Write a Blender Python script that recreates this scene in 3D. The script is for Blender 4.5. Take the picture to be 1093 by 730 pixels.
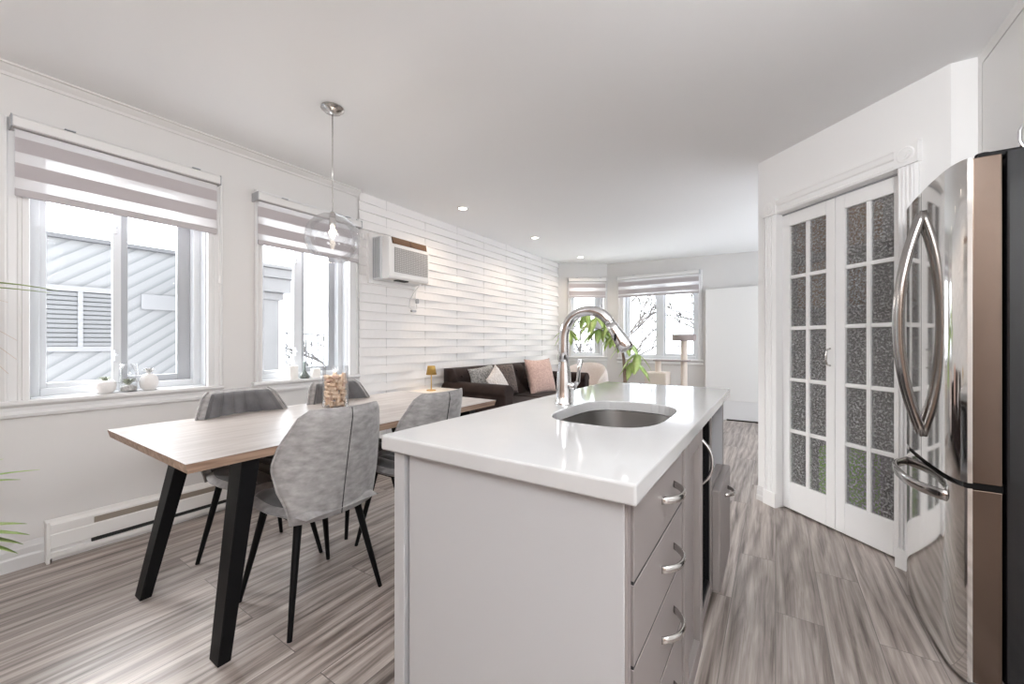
import bpy, bmesh, math, random
from mathutils import Matrix, Vector
sc = bpy.context.scene
for o in list(bpy.data.objects): bpy.data.objects.remove(o)
COL = sc.collection
PI = math.pi
random.seed(7)

# ---------------------------------------------------------------- camera, world, lamps, exposure
cam = bpy.data.objects.new('camera', bpy.data.cameras.new('camera'))
COL.objects.link(cam); sc.camera = cam
cam.data.sensor_width = 36; cam.data.lens = 14.0; cam.data.clip_start = 0.05; cam.data.clip_end = 200
cam.location = (0, 0, 1.15); cam.rotation_euler = (PI/2, 0, math.radians(33.5))
sc.view_settings.view_transform = 'Standard'; sc.view_settings.look = 'None'
sc.view_settings.gamma = 1; sc.view_settings.use_curve_mapping = False
sc.view_settings.exposure = 0.70
sc.cycles.use_denoising = True
sc.cycles.max_bounces = 10; sc.cycles.diffuse_bounces = 5; sc.cycles.glossy_bounces = 5
sc.cycles.transmission_bounces = 8; sc.cycles.transparent_max_bounces = 12
sc.cycles.caustics_reflective = False; sc.cycles.caustics_refractive = False
sc.cycles.sample_clamp_indirect = 4
w = bpy.data.worlds.new('overcast_sky'); sc.world = w; w.use_nodes = True
w.node_tree.nodes['Background'].inputs[0].default_value = (0.88, 0.94, 1.0, 1)
w.node_tree.nodes['Background'].inputs[1].default_value = 3.4

def lamp(name, kind, loc, power, color=(1,1,1), **kw):
    l = bpy.data.lights.new(name, kind); l.energy = power; l.color = color
    for k, v in kw.items(): setattr(l, k, v)
    o = bpy.data.objects.new(name, l); COL.objects.link(o); o.location = loc
    return o
# unseen fill lamps added behind the camera, and one over the right aisle
for i, (x, y, p) in enumerate([(-2.0, -1.4, 5), (-0.5, -1.4, 18), (0.6, -0.75, 62), (0.45, 0.72, 24)]):
    lamp('kitchen_fill_light', 'POINT', (x, y, 2.14), p, (0.965, 0.985, 1.0), shadow_soft_size=0.3)
# hazy winter sun from the window side, very soft
sun = lamp('hazy_sun', 'SUN', (-8, -3, 5), 17, (1, .99, .98), angle=math.radians(55))
sun.rotation_euler = Vector((1, .30, -.50)).to_track_quat('-Z', 'Y').to_euler()

# ---------------------------------------------------------------- helpers
WM = {}
I4 = Matrix.Identity(4)
def FR(origin, deg): return Matrix.Translation(origin) @ Matrix.Rotation(math.radians(deg), 4, 'Z')
F_LEFT = FR((-3.2, 0, 0), 90)
A0 = Vector((-3.2, 6.283, 0)); F_BAY = FR(A0, 32.47)
F_BACK = FR((0, 6.75, 0), 0)
F_PAN = FR((0, 0, 0), -45)

class MB:
    def __init__(s): s.v = []; s.f = []
    def add(s, vs, fs):
        n = len(s.v); s.v += [tuple(p) for p in vs]; s.f += [tuple(i+n for i in f) for f in fs]; return s
    def box(s, x0, x1, y0, y1, z0, z1):
        if x0 > x1: x0, x1 = x1, x0
        if y0 > y1: y0, y1 = y1, y0
        if z0 > z1: z0, z1 = z1, z0
        return s.add([(x0,y0,z0),(x1,y0,z0),(x1,y1,z0),(x0,y1,z0),(x0,y0,z1),(x1,y0,z1),(x1,y1,z1),(x0,y1,z1)],
            [(0,3,2,1),(4,5,6,7),(0,1,5,4),(1,2,6,5),(2,3,7,6),(3,0,4,7)])
    def hexa(s, b, t):   # bottom 4 pts, top 4 pts (both counter-clockwise from above)
        return s.add(list(b)+list(t), [(0,3,2,1),(4,5,6,7),(0,1,5,4),(1,2,6,5),(2,3,7,6),(3,0,4,7)])
    def prism(s, poly, axis, a, b):   # polygon extruded along an axis
        m = {'x': lambda p,t:(t,p[0],p[1]), 'y': lambda p,t:(p[0],t,p[1]), 'z': lambda p,t:(p[0],p[1],t)}[axis]
        n = len(poly)
        return s.add([m(p,a) for p in poly]+[m(p,b) for p in poly],
            [tuple(range(n))[::-1], tuple(range(n,2*n))]+[(i,(i+1)%n,(i+1)%n+n,i+n) for i in range(n)])
    def frame(s, x0, x1, z0, z1, wd, y0, y1, wb=None, wt=None, wr=None):
        wb = wd if wb is None else wb; wt = wd if wt is None else wt; wr = wd if wr is None else wr
        s.box(x0,x0+wd,y0,y1,z0,z1); s.box(x1-wr,x1,y0,y1,z0,z1)
        s.box(x0+wd,x1-wr,y0,y1,z0,z0+wb); s.box(x0+wd,x1-wr,y0,y1,z1-wt,z1); return s
    def tube(s, pts, r, n=10, flat=None):
        pts = [Vector(p) for p in pts]; m = len(pts)
        rs = r if isinstance(r, (list,tuple)) else [r]*m
        vs = []; up = None
        for i, p in enumerate(pts):
            t = (pts[min(i+1,m-1)]-pts[max(i-1,0)]).normalized()
            if up is None:
                up = Vector((0,0,1)) if abs(t.z) < .9 else Vector((1,0,0))
            a = t.cross(up)
            if a.length < 1e-6: a = t.orthogonal()
            a.normalize(); b = a.cross(t).normalized(); up = b
            for k in range(n):
                q = 2*PI*k/n
                fx, fy = flat if flat else (1,1)
                vs.append(p + rs[i]*(fx*math.cos(q)*a + fy*math.sin(q)*b))
        fs = [(i*n+k, i*n+(k+1)%n, (i+1)*n+(k+1)%n, (i+1)*n+k) for i in range(m-1) for k in range(n)]
        fs += [tuple(range(n))[::-1], tuple((m-1)*n+k for k in range(n))]
        return s.add(vs, fs)
    def lathe(s, prof, c=(0,0,0), n=28, sx=1, sy=1):
        vs = []; m = len(prof)
        for r, z in prof:
            r = max(r, 1e-4)
            for k in range(n):
                q = 2*PI*k/n; vs.append((c[0]+sx*r*math.cos(q), c[1]+sy*r*math.sin(q), c[2]+z))
        fs = [(i*n+k, i*n+(k+1)%n, (i+1)*n+(k+1)%n, (i+1)*n+k) for i in range(m-1) for k in range(n)]
        if prof[0] != prof[-1]:
            fs += [tuple(range(n))[::-1], tuple((m-1)*n+k for k in range(n))]
        else: pass
        return s.add(vs, fs)
    def grid(s, nu, nv, fn, wrap_u=False):
        vs = [fn(i/nu, j/nv) for j in range(nv+1) for i in range(nu+1)]
        fs = [(j*(nu+1)+i, j*(nu+1)+i+1, (j+1)*(nu+1)+i+1, (j+1)*(nu+1)+i) for j in range(nv) for i in range(nu)]
        return s.add(vs, fs)
    def shell(s, nu, nv, front, back):   # two grids joined along their rim
        n0 = len(s.v)
        s.grid(nu, nv, front); n1 = len(s.v)
        vs = [back(i/nu, j/nv) for j in range(nv+1) for i in range(nu+1)]
        s.v += [tuple(p) for p in vs]; W_ = nu+1
        s.f += [(n1+j*W_+i, n1+(j+1)*W_+i, n1+(j+1)*W_+i+1, n1+j*W_+i+1) for j in range(nv) for i in range(nu)]
        rim = [i for i in range(W_)] + [j*W_+nu for j in range(1,nv+1)] + [nv*W_+i for i in range(nu-1,-1,-1)] + [j*W_ for j in range(nv-1,0,-1)]
        L = len(rim)
        s.f += [(n0+rim[(k+1)%L], n0+rim[k], n1+rim[k], n1+rim[(k+1)%L]) for k in range(L)]
        return s
    def ball(s, c, r, n=14, m=8, sc3=(1,1,1)):
        prof = [(r*math.sin(PI*i/m), -r*math.cos(PI*i/m)) for i in range(m+1)]
        vs = []
        for rr, z in prof:
            for k in range(n):
                q = 2*PI*k/n; vs.append((c[0]+sc3[0]*max(rr,1e-4)*math.cos(q), c[1]+sc3[1]*max(rr,1e-4)*math.sin(q), c[2]+sc3[2]*z))
        fs = [(i*n+k, i*n+(k+1)%n, (i+1)*n+(k+1)%n, (i+1)*n+k) for i in range(m) for k in range(n)]
        return s.add(vs, fs)
    def leaf(s, base, d, length, width, droop=.3, fold=.15, n=6, up=(0,0,1)):
        base = Vector(base); d = Vector(d).normalized(); side = d.cross(Vector(up))
        if side.length < 1e-4: side = Vector((1,0,0))
        side.normalize(); nrm = side.cross(d).normalized()
        vs = []
        for i in range(n+1):
            t = i/n
            c = base + d*length*t - Vector((0,0,1))*droop*length*t*t
            wd = width*.5*(math.sin(PI*min(.97,t*.92+.05)))**.8 if i < n else .0008
            vs += [c - side*wd + nrm*fold*wd, c - nrm*.0008, c + side*wd + nrm*fold*wd, c + nrm*.0008]
        fs = []
        for i in range(n):
            a = 4*i; b = a+4
            fs += [(a,a+1,b+1,b),(a+1,a+2,b+2,b+1),(a+2,a+3,b+3,b+2),(a+3,a,b,b+3)]
        return s.add(vs, fs)
    def build(s, name, mat, parent=None, frame=None, bev=0, smooth=False, seg=2, auto=None, sub=0):
        M = frame if frame is not None else I4
        if parent is not None: M = WM[parent.name].inverted() @ M
        me = bpy.data.meshes.new(name)
        me.from_pydata([tuple(M @ Vector(p)) for p in s.v], [], s.f); me.update()
        bm = bmesh.new(); bm.from_mesh(me); bmesh.ops.recalc_face_normals(bm, faces=bm.faces); bm.to_mesh(me); bm.free()
        me.materials.append(mat)
        if smooth:
            for p in me.polygons: p.use_smooth = True
            if auto is not None: me.set_sharp_from_angle(angle=math.radians(auto))
        o = bpy.data.objects.new(name, me); COL.objects.link(o)
        if parent is not None: o.parent = parent
        WM[o.name] = WM[parent.name] if parent is not None else I4
        if bev:
            b = o.modifiers.new('bevel', 'BEVEL'); b.width = bev; b.segments = seg; b.limit_method = 'ANGLE'; b.angle_limit = math.radians(40)
        if sub:
            b = o.modifiers.new('subdivision', 'SUBSURF'); b.levels = sub; b.render_levels = sub
        return o

def thing(name, label, cat, loc=(0,0,0), deg=0, group=None, kind=None):
    o = bpy.data.objects.new(name, None); COL.objects.link(o); o.empty_display_size = .05
    o.location = loc; o.rotation_euler = (0,0,math.radians(deg))
    WM[o.name] = FR(loc, deg)
    return tag(o, label, cat, group, kind)
def tag(o, label, cat, group=None, kind=None):
    o['label'] = label; o['category'] = cat
    if group: o['group'] = group
    if kind: o['kind'] = kind
    return o
def solo(mb, name, label, cat, mat, group=None, kind=None, **kw):
    return tag(mb.build(name, mat, **kw), label, cat, group, kind)
def copy_tree(o, parent=None):
    c = o.copy(); COL.objects.link(c)
    if parent: c.parent = parent; c.matrix_parent_inverse = o.matrix_parent_inverse.copy()
    for ch in list(o.children): copy_tree(ch, c)
    return c
def smoothstep(a, b, x):
    t = max(0, min(1, (x-a)/(b-a))); return t*t*(3-2*t)

# ---------------------------------------------------------------- materials
def mat(name, color, rough=.5, metal=0, spec=.5, sheen=0, noise=None, bump=None, trans=0, emit=None, ior=1.45, coat=0):
    m = bpy.data.materials.new(name); m.use_nodes = True
    nt = m.node_tree; b = nt.nodes['Principled BSDF']
    b.inputs['Base Color'].default_value = (*color, 1); b.inputs['Roughness'].default_value = rough
    b.inputs['Metallic'].default_value = metal; b.inputs['Specular IOR Level'].default_value = spec
    b.inputs['Sheen Weight'].default_value = sheen; b.inputs['Sheen Roughness'].default_value = .4
    b.inputs['Transmission Weight'].default_value = trans; b.inputs['IOR'].default_value = ior
    b.inputs['Coat Weight'].default_value = coat
    if emit: b.inputs['Emission Color'].default_value = (*emit[0], 1); b.inputs['Emission Strength'].default_value = emit[1]
    if noise or bump: tc = nt.nodes.new('ShaderNodeTexCoord')
    if noise:   # (scale xyz, amount, detail, second color)
        mp = nt.nodes.new('ShaderNodeMapping'); mp.inputs['Scale'].default_value = noise[0]
        nz = nt.nodes.new('ShaderNodeTexNoise'); nz.inputs['Scale'].default_value = 1; nz.inputs['Detail'].default_value = noise[2]
        rp = nt.nodes.new('ShaderNodeValToRGB'); rp.color_ramp.elements[0].position = .5-noise[1]; rp.color_ramp.elements[1].position = .5+noise[1]
        rp.color_ramp.elements[0].color = (*color,1); rp.color_ramp.elements[1].color = (*noise[3],1)
        nt.links.new(tc.outputs['Object'], mp.inputs[0]); nt.links.new(mp.outputs[0], nz.inputs['Vector'])
        nt.links.new(nz.outputs['Fac'], rp.inputs[0]); nt.links.new(rp.outputs[0], b.inputs['Base Color'])
    if bump:    # (scale xyz, strength, distance)
        mp = nt.nodes.new('ShaderNodeMapping'); mp.inputs['Scale'].default_value = bump[0]
        nz = nt.nodes.new('ShaderNodeTexNoise'); nz.inputs['Scale'].default_value = 1; nz.inputs['Detail'].default_value = 3
        bp = nt.nodes.new('ShaderNodeBump'); bp.inputs['Strength'].default_value = bump[1]; bp.inputs['Distance'].default_value = bump[2]
        nt.links.new(tc.outputs['Object'], mp.inputs[0]); nt.links.new(mp.outputs[0], nz.inputs['Vector'])
        nt.links.new(nz.outputs['Fac'], bp.inputs['Height']); nt.links.new(bp.outputs[0], b.inputs['Normal'])
    return m
def glass_mat(name, tint=(1,1,1), refl=.06, rough=.0, rim=.34):
    m = bpy.data.materials.new(name); m.use_nodes = True; nt = m.node_tree; nt.nodes.clear()
    o = nt.nodes.new('ShaderNodeOutputMaterial'); t = nt.nodes.new('ShaderNodeBsdfTransparent'); g = nt.nodes.new('ShaderNodeBsdfGlossy')
    t.inputs[0].default_value = (*tint,1); g.inputs['Roughness'].default_value = rough
    lw = nt.nodes.new('ShaderNodeLayerWeight'); lw.inputs['Blend'].default_value = .25
    mt = nt.nodes.new('ShaderNodeMath'); mt.operation = 'MULTIPLY_ADD'; mt.inputs[1].default_value = rim; mt.inputs[2].default_value = refl
    mx = nt.nodes.new('ShaderNodeMixShader')
    nt.links.new(lw.outputs['Fresnel'], mt.inputs[0]); nt.links.new(mt.outputs[0], mx.inputs[0])
    nt.links.new(t.outputs[0], mx.inputs[1]); nt.links.new(g.outputs[0], mx.inputs[2]); nt.links.new(mx.outputs[0], o.inputs[0])
    return m
def floor_mat():
    m = bpy.data.materials.new('plank_floor'); m.use_nodes = True; nt = m.node_tree; N = nt.nodes.new; L = nt.links.new
    b = nt.nodes['Principled BSDF']
    tc = N('ShaderNodeTexCoord'); sp = N('ShaderNodeSeparateXYZ'); cb = N('ShaderNodeCombineXYZ')
    L(tc.outputs['Object'], sp.inputs[0]); L(sp.outputs['Y'], cb.inputs['X']); L(sp.outputs['X'], cb.inputs['Y'])
    br = N('ShaderNodeTexBrick'); br.inputs['Scale'].default_value = 1; br.inputs['Brick Width'].default_value = 1.25; br.inputs['Row Height'].default_value = .165
    br.inputs['Mortar Size'].default_value = .0016; br.inputs['Mortar Smooth'].default_value = .2; br.offset = .37; br.inputs['Bias'].default_value = 0
    br.inputs['Color1'].default_value = (0,0,0,1); br.inputs['Color2'].default_value = (1,1,1,1); br.inputs['Mortar'].default_value = (.5,.5,.5,1)
    L(cb.outputs[0], br.inputs['Vector'])
    # per plank shift of the grain
    sh = N('ShaderNodeVectorMath'); sh.operation = 'MULTIPLY_ADD'; sh.inputs[1].default_value = (7.3, 3.1, 0)
    L(br.outputs['Color'], sh.inputs[0]); L(cb.outputs[0], sh.inputs[2])
    mp = N('ShaderNodeMapping'); mp.inputs['Scale'].default_value = (2.6, 75, 1); L(sh.outputs[0], mp.inputs[0])
    n1 = N('ShaderNodeTexNoise'); n1.inputs['Scale'].default_value = 1; n1.inputs['Detail'].default_value = 6; n1.inputs['Roughness'].default_value = .65; n1.inputs['Distortion'].default_value = .6
    L(mp.outputs[0], n1.inputs['Vector'])
    mp2 = N('ShaderNodeMapping'); mp2.inputs['Scale'].default_value = (1.1, 9, 1); L(sh.outputs[0], mp2.inputs[0])
    wv = N('ShaderNodeTexWave'); wv.wave_type = 'BANDS'; wv.bands_direction = 'Y'; wv.inputs['Scale'].default_value = .5; wv.inputs['Distortion'].default_value = 16; wv.inputs['Detail'].default_value = 3; wv.inputs['Detail Scale'].default_value = .7
    L(mp2.outputs[0], wv.inputs['Vector'])
    mp3 = N('ShaderNodeMapping'); mp3.inputs['Scale'].default_value = (1.6, 20, 1); L(sh.outputs[0], mp3.inputs[0])
    n2 = N('ShaderNodeTexNoise'); n2.inputs['Scale'].default_value = 1; n2.inputs['Detail'].default_value = 4; n2.inputs['Distortion'].default_value = 1.6; L(mp3.outputs[0], n2.inputs['Vector'])
    m0 = N('ShaderNodeMix'); m0.data_type = 'FLOAT'; m0.inputs[0].default_value = .5; L(n1.outputs['Fac'], m0.inputs[2]); L(n2.outputs['Fac'], m0.inputs[3])
    mx = N('ShaderNodeMix'); mx.data_type = 'FLOAT'; mx.inputs[0].default_value = .12; L(m0.outputs[0], mx.inputs[2]); L(wv.outputs['Fac'], mx.inputs[3])
    rp = N('ShaderNodeValToRGB'); e = rp.color_ramp.elements
    e[0].position = .33; e[0].color = (.095,.073,.062,1); e[1].position = .68; e[1].color = (.54,.485,.45,1)
    k = e.new(.5); k.color = (.325,.275,.248,1)
    L(mx.outputs[0], rp.inputs[0])
    # plank tone
    hs = N('ShaderNodeHueSaturation'); mr = N('ShaderNodeMapRange'); mr.inputs['To Min'].default_value = .86; mr.inputs['To Max'].default_value = 1.12
    L(br.outputs['Color'], mr.inputs['Value']); L(mr.outputs[0], hs.inputs['Value']); L(rp.outputs[0], hs.inputs['Color'])
    m2 = N('ShaderNodeMix'); m2.data_type = 'RGBA'; m2.inputs[7].default_value = (.15,.13,.12,1)
    L(br.outputs['Fac'], m2.inputs[0]); L(hs.outputs[0], m2.inputs[6]); L(m2.outputs[2], b.inputs['Base Color'])
    b.inputs['Roughness'].default_value = .40; b.inputs['Specular IOR Level'].default_value = .9
    bp = N('ShaderNodeBump'); bp.inputs['Strength'].default_value = .12; bp.inputs['Distance'].default_value = .002; L(mx.outputs[0], bp.inputs['Height']); L(bp.outputs[0], b.inputs['Normal'])
    return m
def wood_mat(name, dark, light, rough=.38, axis='Y', strip=.11):
    m = bpy.data.materials.new(name); m.use_nodes = True; nt = m.node_tree; N = nt.nodes.new; L = nt.links.new
    b = nt.nodes['Principled BSDF']; tc = N('ShaderNodeTexCoord')
    mp = N('ShaderNodeMapping'); mp.inputs['Scale'].default_value = (38,2.4,38) if axis == 'Y' else (2.4,38,38); L(tc.outputs['Object'], mp.inputs[0])
    n1 = N('ShaderNodeTexNoise'); n1.inputs['Scale'].default_value = 1; n1.inputs['Detail'].default_value = 5; n1.inputs['Distortion'].default_value = .8; L(mp.outputs[0], n1.inputs['Vector'])
    rp = N('ShaderNodeValToRGB'); e = rp.color_ramp.elements; e[0].position = .3; e[0].color = (*dark,1); e[1].position = .68; e[1].color = (*light,1)
    L(n1.outputs['Fac'], rp.inputs[0]); L(rp.outputs[0], b.inputs['Base Color']); b.inputs['Roughness'].default_value = rough
    return m
def zebra_mat():
    # banded day-and-night blind: opaque grey-lilac bands and sheer white bands, by height in the blind
    m = bpy.data.materials.new('zebra_fabric'); m.use_nodes = True; nt = m.node_tree; N = nt.nodes.new; L = nt.links.new; nt.nodes.clear()
    out = N('ShaderNodeOutputMaterial'); tc = N('ShaderNodeTexCoord'); sp = N('ShaderNodeSeparateXYZ'); L(tc.outputs['Object'], sp.inputs[0])
    # object z is measured down from the head rail (negative)
    md = N('ShaderNodeMath'); md.operation = 'MULTIPLY_ADD'; md.inputs[1].default_value = -1/.127; md.inputs[2].default_value = .69; L(sp.outputs['Z'], md.inputs[0])
    fr = N('ShaderNodeMath'); fr.operation = 'FRACT'; L(md.outputs[0], fr.inputs[0])
    gt = N('ShaderNodeMath'); gt.operation = 'LESS_THAN'; gt.inputs[1].default_value = .57; L(fr.outputs[0], gt.inputs[0])
    def cloth(col, tr):
        d = N('ShaderNodeBsdfDiffuse'); d.inputs[0].default_value = (*col,1); t = N('ShaderNodeBsdfTranslucent'); t.inputs[0].default_value = (*col,1)
        mx = N('ShaderNodeMixShader'); mx.inputs[0].default_value = tr; L(d.outputs[0], mx.inputs[1]); L(t.outputs[0], mx.inputs[2]); return mx
    a = cloth((.46,.425,.435), .05); c = cloth((.80,.79,.80), .15)
    tp = N('ShaderNodeBsdfTransparent'); sh = N('ShaderNodeMixShader'); sh.inputs[0].default_value = .26; L(c.outputs[0], sh.inputs[1]); L(tp.outputs[0], sh.inputs[2])
    mx = N('ShaderNodeMixShader'); L(gt.outputs[0], mx.inputs[0]); L(sh.outputs[0], mx.inputs[1]); L(a.outputs[0], mx.inputs[2]); L(mx.outputs[0], out.inputs[0])
    return m
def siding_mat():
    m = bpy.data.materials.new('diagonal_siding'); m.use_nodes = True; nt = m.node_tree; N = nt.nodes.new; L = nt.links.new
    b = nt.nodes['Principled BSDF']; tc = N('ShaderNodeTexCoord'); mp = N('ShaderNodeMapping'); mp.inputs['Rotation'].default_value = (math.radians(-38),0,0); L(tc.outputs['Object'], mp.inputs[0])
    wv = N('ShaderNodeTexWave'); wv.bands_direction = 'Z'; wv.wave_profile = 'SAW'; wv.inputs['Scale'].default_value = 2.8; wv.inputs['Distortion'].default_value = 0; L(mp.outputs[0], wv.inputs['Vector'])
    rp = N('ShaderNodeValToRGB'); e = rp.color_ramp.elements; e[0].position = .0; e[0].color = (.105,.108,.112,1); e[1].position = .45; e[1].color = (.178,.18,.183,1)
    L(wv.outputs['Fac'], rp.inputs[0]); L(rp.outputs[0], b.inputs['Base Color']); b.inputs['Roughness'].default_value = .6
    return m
def pane_mat():
    # pebbled obscure glass
    m = bpy.data.materials.new('pebbled_glass'); m.use_nodes = True; nt = m.node_tree; N = nt.nodes.new; L = nt.links.new
    b = nt.nodes['Principled BSDF']; b.inputs['Roughness'].default_value = .22; b.inputs['Specular IOR Level'].default_value = .8
    tc = N('ShaderNodeTexCoord'); vo = N('ShaderNodeTexNoise'); vo.inputs['Scale'].default_value = 85; vo.inputs['Detail'].default_value = 1.5
    L(tc.outputs['Object'], vo.inputs['Vector'])
    rp = N('ShaderNodeValToRGB'); e = rp.color_ramp.elements; e[0].position = .32; e[0].color = (.18,.18,.18,1); e[1].position = .74; e[1].color = (.66,.66,.66,1)
    L(vo.outputs['Fac'], rp.inputs[0]); L(rp.outputs[0], b.inputs['Base Color'])
    bp = N('ShaderNodeBump'); bp.inputs['Strength'].default_value = 1; bp.inputs['Distance'].default_value = .006; L(vo.outputs['Fac'], bp.inputs['Height']); L(bp.outputs[0], b.inputs['Normal'])
    tr = N('ShaderNodeBsdfTransparent'); tr.inputs[0].default_value = (.82,.82,.82,1)
    mr = N('ShaderNodeMapRange'); mr.inputs['From Min'].default_value = .3; mr.inputs['From Max'].default_value = .7; mr.inputs['To Min'].default_value = .80; mr.inputs['To Max'].default_value = .50
    mx = N('ShaderNodeMixShader'); L(vo.outputs['Fac'], mr.inputs['Value']); L(mr.outputs[0], mx.inputs[0]); L(b.outputs[0], mx.inputs[1]); L(tr.outputs[0], mx.inputs[2])
    L(mx.outputs[0], nt.nodes['Material Output'].inputs[0])
    return m
def fur_mat(name, c1, c2, scale=60):
    return mat(name, c1, .95, sheen=.5, noise=((scale,scale,scale), .12, 4, c2), bump=((scale*1.5,)*3, .8, .01))

M = dict(
    wall=mat('warm_white_paint', (.66,.645,.635), .7), pwall=mat('bright_white_paint', (.90,.90,.90), .6),
    ceil=mat('ceiling_paint', (.885,.89,.90), .8), trim=mat('white_trim_gloss', (.72,.715,.715), .3), doorw=mat('door_white_gloss', (.88,.88,.88), .3),
    vinyl=mat('white_vinyl', (.66,.675,.695), .3), jamb=mat('grey_vinyl_track', (.40,.41,.43), .4), tile=mat('sculpted_tile_white', (.82,.80,.79), .28, bump=((9,9,30), .15, .004)),
    floor=floor_mat(), table=wood_mat('bleached_oak', (.24,.205,.185), (.39,.355,.335), .28), tedge=wood_mat('oak_edge', (.20,.125,.085), (.44,.31,.23), .5),
    black=mat('black_powder_coat', (.005,.005,.0055), .45, spec=.16), blackgloss=mat('black_gloss', (.01,.01,.011), .12),
    quartz=mat('white_quartz', (.43,.425,.425), .08, noise=((3,3,3), .2, 5, (.47,.465,.465))),
    isl=mat('island_panel_paint', (.385,.382,.387), .45), drw=mat('greige_cabinet_paint', (.225,.20,.193), .4), cubby=mat('cubby_grey', (.36,.36,.37), .55),
    steel=mat('brushed_steel', (.60,.585,.57), .22, 1), handlesteel=mat('dark_polished_steel', (.40,.385,.375), .13, 1), chrome=mat('polished_chrome', (.72,.72,.73), .08, 1), mirror=mat('glossy_stainless', (.70,.685,.67), .07, 1),
    sink=mat('satin_sink_steel', (.42,.41,.40), .28, 1), fridgeside=mat('brushed_stainless_side', (.15,.113,.092), .2, 1),
    velvet=mat('grey_velvet', (.21,.20,.20), .85, sheen=.45, noise=((24,24,46), .2, 6, (.36,.345,.34))),
    velvetd=mat('grey_velvet_front', (.075,.073,.078), .8, sheen=.4, noise=((9,9,9), .16, 3, (.14,.136,.14))),
    seam=mat('dark_seam_thread', (.035,.033,.033), .9),
    brown=mat('brown_velvet', (.017,.010,.009), .7, spec=.25, sheen=.06, noise=((6,6,6), .2, 3, (.042,.026,.022))),
    pink=fur_mat('pink_plush', (.60,.40,.345), (.72,.52,.45), 45), greyfur=fur_mat('grey_fur', (.20,.20,.20), (.52,.52,.51), 70),
    knit=fur_mat('cream_knit', (.60,.55,.52), (.78,.74,.71), 50), blush=fur_mat('blush_boucle', (.80,.70,.67), (.88,.81,.79), 80),
    charcoal=mat('charcoal_cloth', (.09,.09,.095), .9), zebra=zebra_mat(), blindrail=mat('blind_rail_grey', (.70,.69,.685), .45), railband=mat('blind_hem_grey', (.45,.42,.43), .7),
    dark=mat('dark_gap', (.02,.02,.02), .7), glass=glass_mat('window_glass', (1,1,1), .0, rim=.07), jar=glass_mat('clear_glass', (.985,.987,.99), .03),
    siding=siding_mat(), bldg=mat('white_stucco_outdoors', (.13,.13,.133), .8), outtrim=mat('white_trim_outdoors', (.19,.19,.195), .6), outgrey=mat('grey_flashing', (.09,.09,.095), .6),
    snow=mat('snow', (.80,.81,.83), .9), rail=mat('grey_railing', (.07,.07,.075), .5), bark=mat('grey_bark', (.06,.055,.052), .9),
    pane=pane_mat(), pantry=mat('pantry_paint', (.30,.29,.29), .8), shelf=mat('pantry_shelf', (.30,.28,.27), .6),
    cork=mat('cork', (.52,.36,.24), .85, noise=((60,60,60), .15, 4, (.74,.57,.43))), corkred=mat('stained_cork', (.36,.20,.15), .85, noise=((60,60,60), .15, 4, (.66,.48,.36))),
    leaf=mat('leaf_green', (.20,.42,.07), .45, noise=((12,12,12), .2, 2, (.38,.58,.16))), leafpale=mat('pale_leaf_green', (.36,.55,.14), .5, noise=((10,10,10), .2, 2, (.60,.72,.30))),
    palm=mat('palm_leaf', (.16,.24,.06), .5, noise=((6,20,20), .2, 2, (.34,.40,.14))), dry=mat('dry_leaf_tip', (.62,.50,.42), .8), stem=mat('brown_stem', (.10,.065,.045), .8), branch=mat('grey_trunk', (.24,.17,.13), .85),
    ceramic=mat('white_ceramic', (.82,.80,.79), .4, bump=((70,70,70), .6, .004)), ceramicg=mat('grey_white_ceramic', (.66,.65,.64), .5), wax=mat('white_wax', (.86,.84,.81), .5),
    succ=mat('grey_green_succulent', (.30,.33,.26), .7), soil=mat('pebble_fill', (.45,.43,.41), .9, noise=((90,90,90), .1, 2, (.75,.74,.72))),
    gold=mat('brushed_gold', (.72,.46,.16), .3, 1), goldshade=mat('gold_shade', (.62,.40,.12), .45, .6), white=mat('white_lacquer', (.84,.83,.82), .35), plastic=mat('white_plastic', (.80,.79,.78), .4),
    grille=mat('grille_grey', (.40,.385,.375), .6), copper=mat('copper_brown_louver', (.20,.105,.055), .45), sisal=mat('cream_sisal', (.72,.63,.56), .9, bump=((5,5,260), .6, .003)), plushgrey=mat('taupe_plush', (.34,.29,.28), .95), heater=mat('heater_enamel', (.80,.79,.775), .4), heaterslot=mat('heater_louver', (.30,.262,.22), .5),
    soap=mat('dark_bronze', (.05,.04,.035), .3, .6), bulb=mat('lit_bulb', (1,.9,.75), .3, emit=((1,.88,.70), 5)), spot=mat('lit_downlight', (1,1,1), .4, emit=((1,.92,.80), 7)),
    green=mat('lime_green_bag', (.42,.86,.06), .6), boxbrown=mat('cardboard_brown', (.42,.24,.12), .8), boxdark=mat('dark_tin', (.06,.06,.065), .5), shutter=mat('shutter_grey', (.135,.137,.141), .6), shuttergap=mat('shutter_gap_grey', (.08,.082,.086), .6), terracotta=mat('grey_pot', (.40,.39,.38), .7),
)

# ---------------------------------------------------------------- room shell
CEIL = lambda X: 2.535 - .025*(X+3.2)
mb = MB(); x0, x1, y0, y1 = -3.45, 1.86, -2.25, 7.1
mb.hexa([(x0,y0,CEIL(x0)),(x1,y0,CEIL(x1)),(x1,y1,CEIL(x1)),(x0,y1,CEIL(x0))], [(x0,y0,2.8),(x1,y0,2.8),(x1,y1,2.8),(x0,y1,2.8)])
solo(mb, 'ceiling', 'flat white painted ceiling over the whole room', 'ceiling', M['ceil'], kind='structure')
solo(MB().box(x0,x1,y0,y1,-.12,0), 'floor', 'grey-brown wood plank floor', 'floor', M['floor'], kind='structure')

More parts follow.
